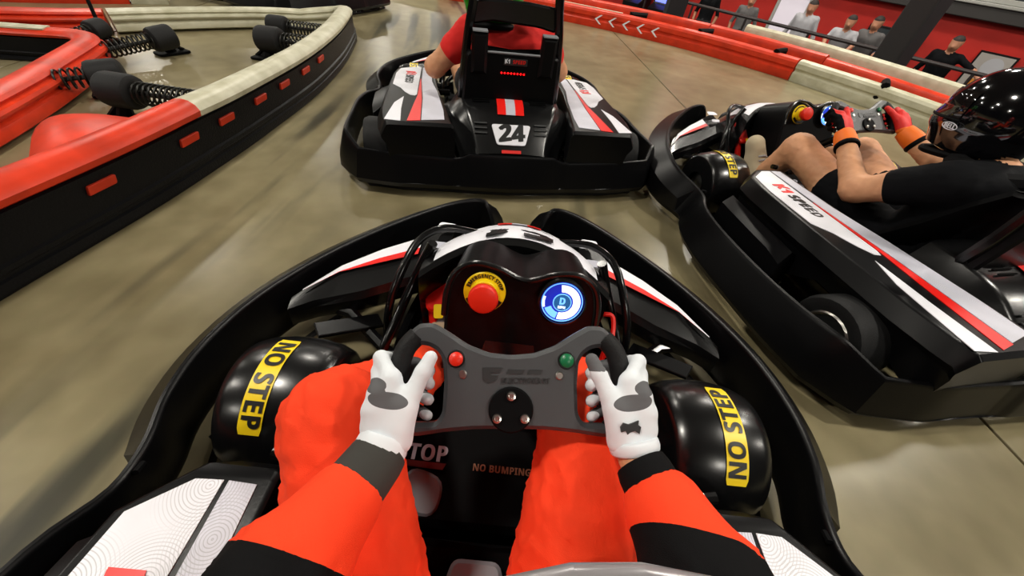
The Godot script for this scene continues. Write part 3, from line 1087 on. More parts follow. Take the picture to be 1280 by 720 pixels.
		put("white_patch", Shape.new().prism(rounded(v2([-0.03, -0.02, 0.035, -0.016, 0.03, 0.02, -0.02, 0.022]), 0.01, 3), 0.002, 0.0, facing(Vector3(s * 0.225, 0.2775, -0.985), Vector3(0, 1, 0.1), Vector3(0, 0, -1))).mesh(), "decal_white", wing)
		put("white_patch", Shape.new().prism(rounded(v2([-0.028, -0.012, 0.03, -0.014, 0.026, 0.014, -0.02, 0.014]), 0.008, 3), 0.002, 0.0, facing(Vector3(s * 0.235, 0.264, -0.91), Vector3(0, 1, 0.15), Vector3(0, 0, -1))).mesh(), "decal_grey", wing)
	# dashboard console with two round pods
	var face := facing(Vector3(0.015, 0.44, -0.56), Vector3(0, sin(deg_to_rad(24.0)), cos(deg_to_rad(24.0))))
	var outline := spline(v2([-0.160, -0.20, -0.160, -0.06, -0.156, 0.0, -0.140, 0.040, -0.105, 0.060, -0.06, 0.056, -0.025, 0.042, 0.0, 0.036, 0.025, 0.042, 0.06, 0.056, 0.105, 0.060, 0.140, 0.040, 0.156, 0.0, 0.160, -0.06, 0.160, -0.20]), 4)
	var con := put("dashboard", Shape.new().prism(outline, 0.20, 0.008, Transform3D(Basis(), Vector3(0, 0, -0.105))).mesh(30), "satin_black", k, face)
	var lip := []
	for i in range(4, outline.size() - 4):
		lip.append(Vector3(outline[i].x, outline[i].y, 0.004))
	put("rim_lip", Shape.new().tube(lip, 0.0062, 8).mesh(), "gloss_black", con)
	var q1 := Transform3D(Basis(), Vector3(-0.08, 0.0, 0.0))
	var turn := Transform3D(Basis(Vector3.RIGHT, PI / 2), Vector3.ZERO)
	put("stop_ring", Shape.new().prism(circle(0.0435, 36), 0.006, 0.0015, q1).mesh(), "decal_yellow", con)
	put("stop_band", Shape.new().prism(arc_band(0.0415, 0.0305, 205, 335, 20), 0.002, 0.0, q1 * Transform3D(Basis(), Vector3(0, 0, 0.0035))).mesh(), "decal_black", con)
	put("stop_collar", Shape.new().lathe(v2([0.0, 0.0, 0.029, 0.0, 0.029, 0.006, 0.026, 0.014, 0.0, 0.014]), 28, 0, TAU, q1 * turn).mesh(), "decal_yellow", con)
	put("stop_button", Shape.new().lathe(v2([0.0, 0.0, 0.018, 0.01, 0.018, 0.024, 0.026, 0.027, 0.030, 0.033, 0.030, 0.043, 0.027, 0.048, 0.018, 0.051, 0.0, 0.052]), 28, 0, TAU, q1 * turn).mesh(), "button_red", con)
	var polar := func(p: Vector3) -> Vector3:
		var g := PI / 2 - p.x / 0.0355
		var r := 0.0355 + p.y
		return Vector3(-0.08 + cos(g) * r, sin(g) * r, 0.0036 + p.z)
	put("stop_lettering", lettering("EMERGENCY STOP", 0.0078, 0.001, 0.0, 0.6, polar), "decal_black", con)
	var q2 := Transform3D(Basis(), Vector3(0.08, 0.0, 0.0))
	put("display_bezel", Shape.new().lathe(v2([0.0, 0.0, 0.050, 0.0, 0.050, 0.012, 0.046, 0.014, 0.0445, 0.006, 0.0, 0.006]), 36, 0, TAU, q2 * turn).mesh(), "gloss_black", con)
	var lift := func(z: float) -> Transform3D: return q2 * Transform3D(Basis(), Vector3(0, 0, z))
	put("display_screen", Shape.new().prism(circle(0.0435, 40), 0.002, 0.0, lift.call(0.0075)).mesh(), "screen_blue", con)
	put("display_rim", Shape.new().prism(arc_band(0.0405, 0.0425, 0, 359.9, 48), 0.001, 0.0, lift.call(0.009)).mesh(), "screen_pale", con)
	put("display_arc", Shape.new().prism(arc_band(0.0225, 0.0375, 100, -100, 40), 0.001, 0.0, lift.call(0.009)).mesh(), "screen_white", con)
	put("display_arc", Shape.new().prism(arc_band(0.0235, 0.0375, 205, 255, 14), 0.001, 0.0, lift.call(0.0091)).mesh(), "screen_pale", con)
	put("display_arc", Shape.new().prism(arc_band(0.036, 0.0405, 165, 200, 10), 0.001, 0.0, lift.call(0.0091)).mesh(), "screen_white", con)
	put("display_core", Shape.new().prism(circle(0.0185, 30), 0.001, 0.0, lift.call(0.009)).mesh(), "screen_teal", con)
	put("display_core_rim", Shape.new().prism(arc_band(0.0175, 0.0192, 0, 359.9, 36), 0.001, 0.0, lift.call(0.0094)).mesh(), "screen_pale", con)
	put("display_letter", lettering("D", 0.0145, 0.001, 0.0, 0.8), "screen_pale", con, lift.call(0.0099) * Transform3D(Basis(), Vector3(0, 0.003, 0)))
	put("display_lettering", lettering("MPH", 0.0052, 0.001, 0.0, 0.8), "screen_white", con, lift.call(0.0099) * Transform3D(Basis(), Vector3(0, -0.0105, 0)))
	# steering column and wheel
	part(k, "steering_column", Shape.new().tube(v3([0, 0.485, -0.289, 0, 0.16, -0.60, 0, 0.10, -0.66]), 0.017, 10), "tube_black")
	part(k, "column_cover", Shape.new().box(Vector3(0.13, 0.26, 0.05), 0.012, Transform3D(Basis(Vector3.RIGHT, deg_to_rad(-38.0)), Vector3(0, 0.27, -0.50))), "gloss_black")
	k.set_meta("wheel", steering_wheel(k, 0.0))
	# pedals
	var bp := part(k, "brake_pedal", Shape.new().prism(rounded(v2([-0.028, -0.075, 0.028, -0.075, 0.034, 0.075, -0.034, 0.075]), 0.02, 4), 0.022, 0.006, facing(Vector3(-0.200, 0.285, -0.725), Vector3(0.1, 0.75, 0.6))), "red_part")
	put("pedal_arm", Shape.new().tube(v3([-0.21, 0.27, -0.72, -0.195, 0.17, -0.66, -0.18, 0.07, -0.68]), 0.016, 8).mesh(), "red_part", bp)
	put("warning_label", Shape.new().prism(rounded(v2([-0.012, -0.018, 0.012, -0.018, 0.012, 0.018, -0.012, 0.018]), 0.005, 2), 0.003, 0.0, facing(Vector3(-0.184, 0.255, -0.655), Vector3(0.1, 0.8, 0.6))).mesh(), "decal_yellow", bp)
	put("warning_label", Shape.new().prism(rounded(v2([-0.018, -0.016, 0.018, -0.016, 0.018, 0.016, -0.018, 0.016]), 0.005, 2), 0.003, 0.0, facing(Vector3(-0.176, 0.228, -0.622), Vector3(0.1, 0.8, 0.6))).mesh(), "shoe_beige", bp)
	var tp := part(k, "throttle_pedal", Shape.new().prism(rounded(v2([-0.028, -0.06, 0.028, -0.06, 0.034, 0.06, -0.034, 0.06]), 0.02, 4), 0.018, 0.005, facing(Vector3(0.205, 0.24, -0.74), Vector3(-0.1, 0.75, 0.6))), "emboss")
	put("return_cable", Shape.new().tube(spline(v3([0.21, 0.25, -0.72, 0.235, 0.29, -0.68, 0.262, 0.29, -0.67, 0.262, 0.24, -0.62, 0.24, 0.16, -0.60]), 5), 0.006, 6).mesh(), "red_part", tp)
	put("return_cable", Shape.new().tube(spline(v3([0.20, 0.23, -0.70, 0.228, 0.262, -0.655, 0.25, 0.262, -0.63, 0.245, 0.20, -0.60]), 5), 0.005, 6).mesh(), "red_part", tp)
	# front wheels under their covers
	for s in [-1.0, 1.0]:
		var axle := Transform3D(Basis(Vector3.BACK, PI / 2), Vector3(s * 0.472, 0.125, -0.43))
		var tyre := part(k, "front_wheel", Shape.new().lathe(v2([0.0, -0.07, 0.07, -0.075, 0.10, -0.08, 0.118, -0.07, 0.124, -0.04, 0.124, 0.04, 0.118, 0.07, 0.10, 0.08, 0.07, 0.075, 0.0, 0.07]), 28, 0, TAU, axle), "rubber")
		put("wheel_hub", Shape.new().lathe(v2([0.0, s * 0.09, 0.03, s * 0.09, 0.06, s * 0.08, 0.065, s * 0.06]), 20, 0, TAU, axle * Transform3D(Basis(Vector3.BACK, PI), Vector3.ZERO)).mesh(), "steel", tyre)
		var prof := v2([0.06, -0.106, 0.128, -0.106, 0.140, -0.098, 0.150, -0.075, 0.157, -0.035, 0.159, 0.0, 0.157, 0.035, 0.150, 0.075, 0.140, 0.098, 0.128, 0.106, 0.06, 0.106])
		var cover := part(k, "wheel_cover", Shape.new().lathe(prof, 30, deg_to_rad(-118), deg_to_rad(128), axle * Transform3D(Basis(Vector3.UP, 0.0), Vector3.ZERO)), "gloss_black", 34)
		# the sticker lies over the crown of the cover: angle g runs from the front over the top to the back
		var on := func(g: float, x: float, r: float) -> Vector3:
			return Vector3(s * 0.472 + x, 0.125 + sin(g) * r, -0.43 - cos(g) * r)
		var g0 := deg_to_rad(140.0)
		var g1 := deg_to_rad(60.0)
		var off: float = 0.012 * s
		var r0 := []
		for i in 19:
			var t := i / 18.0
			var row := PackedVector3Array()
			for j in 5:
				var x: float = off + (j / 4.0 - 0.5) * 0.046 * (0.86 if t < 0.01 or t > 0.99 else 1.0)
				row.append(on.call(lerpf(g0, g1, t), x, 0.1605 - 0.09 * x * x))
			r0.append(row)
		put("sticker", Shape.new().grid(r0).mesh(), "decal_yellow", cover)
		var spell := func(p: Vector3) -> Vector3:
			return on.call((g0 + g1) / 2 + p.x / 0.162 if s < 0 else (g0 + g1) / 2 - p.x / 0.162, off + p.y * (1.0 if s < 0 else -1.0), 0.1612 + p.z + 0.0006)
		put("sticker_lettering", lettering("NO STEP", 0.036, 0.0008, 0.0, 0.5, spell), "decal_black", cover)
	# side pods
	for s in [-1.0, 1.0]:
		rows = []
		for q in [[-0.245, 0.365, 0.455, -0.045], [-0.225, 0.352, 0.475, -0.006], [-0.205, 0.35, 0.492, 0.0], [-0.145, 0.35, 0.557, 0.0], [-0.06, 0.35, 0.57, 0.0], [0.15, 0.34, 0.574, 0.0], [0.36, 0.315, 0.574, 0.0], [0.60, 0.288, 0.572, 0.0], [0.72, 0.275, 0.558, 0.0], [0.775, 0.265, 0.545, 0.0], [0.79, 0.262, 0.54, -0.012]]:
			var y: float = pod_top(q[0]) + q[3]
			var xi: float = q[1]
			var xo: float = q[2]
			var under: float = lerpf(0.075, 0.20, smoothstep(0.24, 0.36, q[0]))
			if q[0] > 0.7:
				under = 0.15
			var row := PackedVector3Array()
			for c in [[xi - 0.004, under], [xi - 0.004, y - 0.02], [xi + 0.002, y - 0.005], [xi + 0.012, y], [xo - 0.008, y], [xo, y - 0.004], [xo + 0.026, y - 0.052], [xo + 0.022, y - 0.062], [xo + 0.006, y - 0.085], [xo - 0.005, under]]:
				row.append(Vector3(s * c[0], c[1], q[0]))
			rows.append(row)
		var pod := part(k, "side_pod", Shape.new().grid(rows, true, false, true, true), "satin_black", 30)
		put("white_panel", pod_panel(v2([0.429, -0.199, 0.471, -0.197, 0.539, -0.144, 0.556, -0.03, 0.556, 0.20, 0.515, 0.26, 0.49, 0.33, 0.462, 0.38, 0.44, 0.385, 0.432, 0.36, 0.431, 0.1]), s, 0.0012), "pod_white", pod)
		put("inner_band", pod_panel(v2([0.377, -0.197, 0.421, -0.199, 0.418, 0.10, 0.402, 0.42, 0.398, 0.752, 0.302, 0.728, 0.306, 0.60, 0.335, 0.30, 0.365, 0.10]), s, 0.0012), "pod_grey", pod)
		put("red_stripe", pod_panel(v2([0.4225, 0.06, 0.426, 0.06, 0.428, 0.38, 0.438, 0.50, 0.456, 0.77, 0.402, 0.757, 0.406, 0.44]), s, 0.0012), "decal_red", pod)
		put("white_sliver", pod_panel(v2([0.49, 0.41, 0.525, 0.52, 0.548, 0.765, 0.482, 0.775, 0.490, 0.60]), s, 0.0012), "decal_white", pod)
		# K1 SPEED, read from outside the kart: along -z on the left pod, +z on the right one
		for w in [["K1", "decal_red", -0.045], ["SPEED", "decal_black", 0.085]]:
			var flow := Transform3D(Basis(Vector3(0, 0, 1), Vector3(s * -1.0, 0, 0), Vector3.UP), Vector3.ZERO) if s < 0 else Transform3D(Basis(Vector3(0, 0, -1), Vector3(-1, 0, 0), Vector3.UP), Vector3.ZERO)
			var zc: float = w[2] if s < 0 else 0.04 - w[2]
			flow.origin = Vector3(s * 0.486, pod_top(zc) + 0.003, zc)
			put("pod_lettering", lettering(w[0], 0.048 if w[0] == "K1" else 0.038, 0.0012, 0.28, 1.0), w[1], pod, flow)
		put("pod_latch", Shape.new().tube(mx(v3([0.355, 0.315, -0.245, 0.378, 0.318, -0.248]), s), 0.010, 8).mesh(), "tube_black", pod)
		put("latch_cap", Shape.new().tube(mx(v3([0.352, 0.315, -0.245, 0.356, 0.315, -0.245]), s), 0.0105, 8).mesh(), "steel", pod)
		put("inner_tank", Shape.new().grid([PackedVector3Array(mx(v3([0.58, 0.07, -0.16, 0.58, 0.22, -0.15, 0.60, 0.235, -0.14, 0.655, 0.215, -0.12, 0.66, 0.07, -0.12]), s)), PackedVector3Array(mx(v3([0.585, 0.07, 0.0, 0.585, 0.225, 0.0, 0.61, 0.24, 0.0, 0.675, 0.225, 0.0, 0.685, 0.07, 0.0]), s)), PackedVector3Array(mx(v3([0.585, 0.07, 0.18, 0.585, 0.225, 0.17, 0.61, 0.24, 0.17, 0.67, 0.22, 0.20, 0.685, 0.07, 0.20]), s)), PackedVector3Array(mx(v3([0.585, 0.07, 0.27, 0.585, 0.225, 0.25, 0.61, 0.238, 0.25, 0.66, 0.20, 0.27, 0.67, 0.07, 0.29]), s))], true, false, true, true).mesh(40), "satin_black", pod)
	# seat shell
	rows = []
	for q in [[-0.17, 0.215, 0.15, 0.02], [-0.10, 0.17, 0.17, 0.04], [0.05, 0.12, 0.19, 0.08], [0.20, 0.13, 0.20, 0.13], [0.29, 0.22, 0.205, 0.12], [0.345, 0.36, 0.205, 0.08], [0.38, 0.48, 0.19, 0.05], [0.395, 0.56, 0.16, 0.02]]:
		var row := PackedVector3Array()
		var fwd := Vector3(0, 0.5, -1).normalized() if q[0] > 0.2 else Vector3(0, 1, 0)
		for t in [-1.0, -0.9, -0.6, 0.0, 0.6, 0.9, 1.0]:
			row.append(Vector3(q[2] * t, q[1], q[0]) + fwd * q[3] * pow(absf(t), 3.0))
		for t in [1.0, 0.9, 0.6, 0.0, -0.6, -0.9, -1.0]:
			row.append(Vector3(q[2] * t * 1.06, q[1] - 0.012, q[0] + 0.012) + fwd * q[3] * pow(absf(t), 3.0))
		rows.append(row)
	var seat := part(k, "seat", Shape.new().grid(rows, true, false, true, true), "matt_black", 50)
	put("seat_pad", Shape.new().prism(rounded(v2([-0.05, -0.02, 0.05, -0.02, 0.04, 0.02, -0.04, 0.02]), 0.015, 4), 0.02, 0.006, facing(Vector3(-0.02, 0.215, -0.125), Vector3(0, 1, 0.1), Vector3(0, 0, -1))).mesh(), "grey_plastic", seat)
	# battery box under the wheel, with its warnings
	var box := part(k, "battery_box", Shape.new().box(Vector3(0.36, 0.20, 0.10), 0.012, Transform3D(Basis(Vector3.RIGHT, -PI / 2 + 0.12), Vector3(-0.03, 0.15, -0.30))), "matt_black")
	put("warning_lettering", lettering("STOP", 0.030, 0.001, 0.0, 0.6), "decal_grey", box, facing(Vector3(-0.150, 0.2068, -0.318), Vector3(0, 1, 0.12), Vector3(0, 0, -1)))
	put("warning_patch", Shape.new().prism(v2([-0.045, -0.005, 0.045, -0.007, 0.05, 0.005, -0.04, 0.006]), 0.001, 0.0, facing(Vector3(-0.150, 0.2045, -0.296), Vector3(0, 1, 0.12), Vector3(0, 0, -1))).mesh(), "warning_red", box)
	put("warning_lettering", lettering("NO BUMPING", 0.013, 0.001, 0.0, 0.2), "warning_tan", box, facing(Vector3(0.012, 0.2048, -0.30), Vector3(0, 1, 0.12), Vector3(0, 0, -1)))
	put("bare_plate", Shape.new().box(Vector3(0.055, 0.04, 0.006), 0.001, facing(Vector3(0.11, 0.21, -0.355), Vector3(0, 1, 0.12), Vector3(0, 0, -1))).mesh(), "grey_plastic", box)
	put("bare_plate", Shape.new().prism(rounded(v2([-0.045, -0.03, 0.04, -0.04, 0.045, 0.03, -0.03, 0.045]), 0.03, 4), 0.02, 0.005, facing(Vector3(-0.142, 0.20, -0.245), Vector3(0.2, 1, 0.3), Vector3(0, 0, -1))).mesh(), "grey_plastic", box)
	# rear cover between the pods
	rows = []
	for q in [[0.36, 0.372, 0.275], [0.44, 0.374, 0.275], [0.52, 0.364, 0.265], [0.57, 0.350, 0.25], [0.61, 0.328, 0.235], [0.66, 0.29, 0.215], [0.71, 0.247, 0.20], [0.755, 0.205, 0.19], [0.765, 0.12, 0.19]]:
		var row := PackedVector3Array()
		var w: float = q[2]
		for c in [[-1.2, -0.12], [-1.16, -0.085], [-0.98, -0.06], [-0.86, -0.012], [-0.78, -0.002], [-0.4, 0.002], [0.0, 0.004], [0.4, 0.002], [0.78, -0.002], [0.86, -0.012], [0.98, -0.06], [1.16, -0.085], [1.2, -0.12]]:
			row.append(Vector3(c[0] * w, q[1] + c[1], q[0]))
		rows.append(row)
	var low_row := []
	for r in rows:
		var row := PackedVector3Array()
		for q in r:
			row.append(q)
		low_row.append(row)
	var cover2 := part(k, "rear_cover", Shape.new().grid(rows), "gloss_black", 32)
	var slope := Vector3(0, 0.11, 0.126).normalized()
	var slope_n := Vector3(0, 0.76, 0.65).normalized()
	var plate := facing(Vector3(0, 0.272, 0.691), slope_n)
	put("number_plate", Shape.new().prism(rounded(v2([-0.066, -0.052, 0.066, -0.052, 0.092, 0.052, -0.092, 0.052]), 0.014, 4), 0.006, 0.0015, plate).mesh(), "decal_white", cover2)
	for q in [[-0.062, -0.022, "decal_red"], [-0.022, 0.022, "decal_grey"], [0.022, 0.062, "decal_red"]]:
		for z in [[v3([0, 0.3795, 0.42, 0, 0.3795, 0.46, 0, 0.377, 0.475])], [v3([0, 0.3735, 0.50, 0, 0.37, 0.52, 0, 0.3575, 0.57, 0, 0.3355, 0.61])]]:
			var ra := PackedVector3Array()
			var rb := PackedVector3Array()
			for p in z[0]:
				ra.append(p + Vector3(q[0], 0.002, 0.001))
				rb.append(p + Vector3(q[1], 0.002, 0.001))
			put("stripe", Shape.new().grid([ra, rb]).mesh(), q[2], cover2)
	put("red_mark", Shape.new().box(Vector3(0.09, 0.016, 0.003), 0.0, facing(Vector3(0, 0.2165, 0.755), slope_n)).mesh(), "red_part", cover2)
	for s in [-1.0, 1.0]:
		for i in 3:
			put("vent_slot", Shape.new().prism(rounded(v2([-0.03, -0.0035, 0.03, -0.0035, 0.03, 0.0035, -0.03, 0.0035]), 0.003, 2), 0.004, 0.0, facing(Vector3(s * 0.14, 0.308 - 0.016 * i, 0.648 + 0.018 * i), slope_n)).mesh(), "emboss", cover2)
			put("vent_slot", Shape.new().prism(rounded(v2([-0.04, -0.003, 0.04, -0.003, 0.04, 0.003, -0.04, 0.003]), 0.003, 2), 0.004, 0.0, facing(Vector3(s * 0.135, 0.3725 - 0.0024 * i, 0.49 + 0.02 * i), Vector3(0, 1, 0.12), Vector3(0, 0, -1))).mesh(), "matt_black", cover2)
	# rear wheels and axle
	for s in [-1.0, 1.0]:
		var axle := Transform3D(Basis(Vector3.BACK, PI / 2), Vector3(s * 0.595, 0.135, 0.545))
		var tyre := part(k, "rear_wheel", Shape.new().lathe(v2([0.0, -0.055, 0.075, -0.06, 0.10, -0.072, 0.125, -0.07, 0.134, -0.05, 0.134, 0.05, 0.125, 0.07, 0.10, 0.072, 0.075, 0.06, 0.0, 0.055]), 28, 0, TAU, axle), "rubber")
		put("hub_ring", Shape.new().lathe(v2([0.07, s * -0.062, 0.078, s * -0.068, 0.084, s * -0.064]), 24, 0, TAU, axle).mesh(), "steel", tyre)
	part(k, "rear_axle", Shape.new().tube(v3([-0.58, 0.135, 0.545, 0.58, 0.135, 0.545]), 0.02, 10), "tube_black")
	# backrest frame behind the seat
	var back := put("backrest_frame", Shape.new().prism(rounded(v2([-0.225, 0.30, 0.225, 0.30, 0.205, 0.565, -0.205, 0.565]), 0.02, 3), 0.04, 0.008, Transform3D(Basis(Vector3.RIGHT, deg_to_rad(5.0)), Vector3(0, 0, 0.515))).mesh(38), "satin_black", k, Transform3D(Basis(), Vector3(0, 0, -0.065)))
	for s in [-1.0, 1.0]:
		put("upright", Shape.new().tube(spline(mx(v3([0.222, 0.30, 0.51, 0.215, 0.45, 0.53, 0.198, 0.62, 0.535, 0.176, 0.76, 0.53, 0.168, 0.92, 0.52]), s), 4), 0.019, 8).mesh(), "tube_black", back)
		put("shoulder_pad", Shape.new().box(Vector3(0.068, 0.16, 0.05), 0.012, Transform3D(Basis(Vector3.RIGHT, deg_to_rad(4.0)), Vector3(s * 0.15, 0.560, 0.572))).mesh(), "satin_black", back)
		put("pad_clip", Shape.new().box(Vector3(0.062, 0.006, 0.052), 0.001, Transform3D(Basis(), Vector3(s * 0.15, 0.642, 0.578))).mesh(), "grey_plastic", back)
	put("cross_bar", Shape.new().tube(v3([-0.115, 0.568, 0.588, 0.115, 0.568, 0.588]), 0.0045, 8).mesh(), "grey_plastic", back)
	put("headrest", Shape.new().prism(rounded(v2([-0.182, 0.650, -0.10, 0.668, 0.10, 0.660, 0.182, 0.645, 0.178, 0.735, 0.05, 0.745, -0.05, 0.745, -0.178, 0.738]), 0.015, 3), 0.03, 0.008, Transform3D(Basis(), Vector3(0, 0, 0.51))).mesh(), "gloss_black", back)
	put("top_bar", Shape.new().tube(v3([-0.168, 0.92, 0.52, 0.168, 0.92, 0.52]), 0.019, 8).mesh(), "tube_black", back)
	put("badge", Shape.new().box(Vector3(0.105, 0.026, 0.004), 0.001, Transform3D(Basis(), Vector3(0.01, 0.535, 0.584))).mesh(), "emboss", back)
	put("badge_lettering", lettering("K1", 0.016, 0.0012, 0.25, 0.8), "decal_white", back, Transform3D(Basis(), Vector3(-0.026, 0.535, 0.5872)))
	put("badge_lettering", lettering("SPEED", 0.014, 0.0012, 0.25, 0.6), "red_part", back, Transform3D(Basis(), Vector3(0.026, 0.535, 0.5872)))
	for i in 8:
		put("tail_light", Shape.new().lathe(v2([0.0, 0.004, 0.0028, 0.003, 0.004, 0.0]), 8, 0, TAU, Transform3D(Basis(Vector3.RIGHT, PI / 2), Vector3(-0.048 + i * 0.0145, 0.488, 0.5785))).mesh(), "led_red", back)
	return k

func steering_wheel(k: Node, turn: float) -> Node3D:
	var xf := wheel_at * Transform3D(Basis(Vector3.BACK, turn), Vector3.ZERO)
	var half := v2([0.0, 0.074, 0.032, 0.077, 0.062, 0.088, 0.092, 0.107, 0.112, 0.118, 0.132, 0.117, 0.147, 0.104, 0.153, 0.088, 0.146, 0.080, 0.133, 0.087, 0.118, 0.086, 0.105, 0.079, 0.097, 0.066, 0.094, 0.034, 0.095, -0.006, 0.103, -0.019, 0.138, -0.020, 0.146, -0.028, 0.14, -0.038, 0.125, -0.037, 0.093, -0.032, 0.051, -0.028, 0.0, -0.027])
	var w := put("steering_wheel", Shape.new().prism(rounded(mirror2(half), 0.006, 3), 0.022, 0.006).mesh(40), "wheel_grey", k, xf)
	for s in [-1.0, 1.0]:
		put("grip", Shape.new().tube(spline(mx(v3([0.135, 0.100, 0.0, 0.152, 0.078, 0.002, 0.160, 0.035, 0.002, 0.157, -0.008, 0.0, 0.142, -0.029, 0.0]), s), 5), 0.0145, 10).mesh(), "rubber", w)
		put("screw", Shape.new().lathe(v2([0.0, 0.003, 0.0045, 0.003, 0.006, 0.0015, 0.006, 0.0]), 14, 0, TAU, Transform3D(Basis(Vector3.RIGHT, PI / 2), Vector3(s * 0.068, 0.047, 0.011))).mesh(), "steel", w)
		put("button_collar", Shape.new().lathe(v2([0.0, 0.002, 0.0115, 0.002, 0.0125, 0.0]), 20, 0, TAU, Transform3D(Basis(Vector3.RIGHT, PI / 2), Vector3(s * 0.078, 0.068, 0.011))).mesh(), "decal_black", w)
		put("button", Shape.new().lathe(v2([0.0, 0.008, 0.006, 0.0075, 0.0095, 0.005, 0.0102, 0.0]), 20, 0, TAU, Transform3D(Basis(Vector3.RIGHT, PI / 2), Vector3(s * 0.078, 0.068, 0.012))).mesh(), "button_red" if s < 0 else "button_green", w)
	put("hub", Shape.new().lathe(v2([0.0, 0.006, 0.029, 0.006, 0.031, 0.004, 0.031, 0.0]), 30, 0, TAU, Transform3D(Basis(Vector3.RIGHT, PI / 2), Vector3(0.0, 0.0, 0.011))).mesh(), "matt_black", w)
	for q in v2([0.0, 0.019, -0.019, -0.011, 0.019, -0.011]):
		put("bolt", Shape.new().lathe(v2([0.0, 0.0035, 0.003, 0.0035, 0.0035, 0.0055, 0.006, 0.005, 0.0068, 0.0]), 14, 0, TAU, Transform3D(Basis(Vector3.RIGHT, PI / 2), Vector3(q.x, q.y, 0.0165))).mesh(), "steel", w)
	put("embossed_crest", Shape.new().prism(v2([-0.014, 0.011, 0.013, 0.011, 0.008, 0.004, -0.003, 0.004, -0.003, 0.0, 0.007, 0.0, 0.003, -0.007, -0.006, -0.011, -0.014, -0.006]), 0.003, 0.0, Transform3D(Basis(), Vector3(-0.026, 0.046, 0.0112))).mesh(), "emboss", w)
	put("embossed_lettering", lettering("ELECTROKART", 0.0075, 0.0024, 0.2, 0.2), "emboss", w, Transform3D(Basis(), Vector3(0.020, 0.0385, 0.0112)))
	for q in [[0.006, 0.026], [0.033, 0.022]]:
		put("embossed_bar", Shape.new().prism(v2([-0.5 * q[1], -0.003, 0.5 * q[1] - 0.003, -0.003, 0.5 * q[1], 0.003, -0.5 * q[1] + 0.003, 0.003]), 0.0024, 0.0, Transform3D(Basis(), Vector3(q[0], 0.0515, 0.0112))).mesh(), "emboss", w)
	return w

func number_kart(k: Node3D, n: String) -> void:
	if n == "":
		return
	var cover: Node = k.get_node("rear_cover")
	put("plate_number", lettering(n, 0.080, 0.002, 0.2, 1.5), "decal_black", cover, facing(Vector3(0.002, 0.2745, 0.6935), Vector3(0, 0.76, 0.65)))
	# the same number on the nose reads from the front
	var bend := func(p: Vector3) -> Vector3:
		var x: float = -p.x
		var t := x / 0.235
		var z: float = -0.868 + p.y
		var y: float = lerpf(0.358, 0.397, clampf((z + 0.925) / 0.085, 0.0, 1.2))
		return Vector3(x, y - 0.045 * t * t + 0.0045 + p.z, z + 0.115 * t * t)
	put("nose_number", lettering(n, 0.085, 0.001, 0.2, 1.6, func(p: Vector3) -> Vector3: return bend.call(Vector3(p.x * 1.5, p.y, p.z))), "decal_black", k.get_node("nose_fairing"))

func place_kart(k: Node3D, xf: Transform3D, label: String, n: String, turn: float) -> Node3D:
	k.name = numbered("racing_kart")
	k.transform = xf
	if k.has_meta("wheel"):
		k.remove_meta("wheel")
	add_child(k)
	tag(k, label, "kart", "electric karts on the track")
	number_kart(k, n)
	var w: Node3D = k.get_node("steering_wheel")
	w.transform = wheel_at * Transform3D(Basis(Vector3.BACK, turn), Vector3.ZERO)
	return k

func make_karts() -> void:
	var proto := make_kart()
	var own: Node3D = proto
	proto.remove_meta("wheel")
	var lead: Node3D = proto.duplicate()
	var side: Node3D = proto.duplicate()
	var far: Node3D = proto.duplicate()
	place_kart(own, own_turn, "black kart with white pods ridden by the driver in an orange suit", "54", deg_to_rad(5.5))
	place_kart(lead, lead_turn, "black kart with number 24 on its rear plate", "24", deg_to_rad(4.0))
	place_kart(side, side_turn, "black kart with white side panel under the driver in black", "", deg_to_rad(4.0))
	place_kart(far, far_turn, "distant black kart beyond the white hairpin turn", "85", 0.0)
# ---------------------------------------------------------------- people
func on_wheel(u: float, v: float, w: float, turn: float) -> Vector3:
	return wheel_at * (Basis(Vector3.BACK, turn) * Vector3(u, v, w))

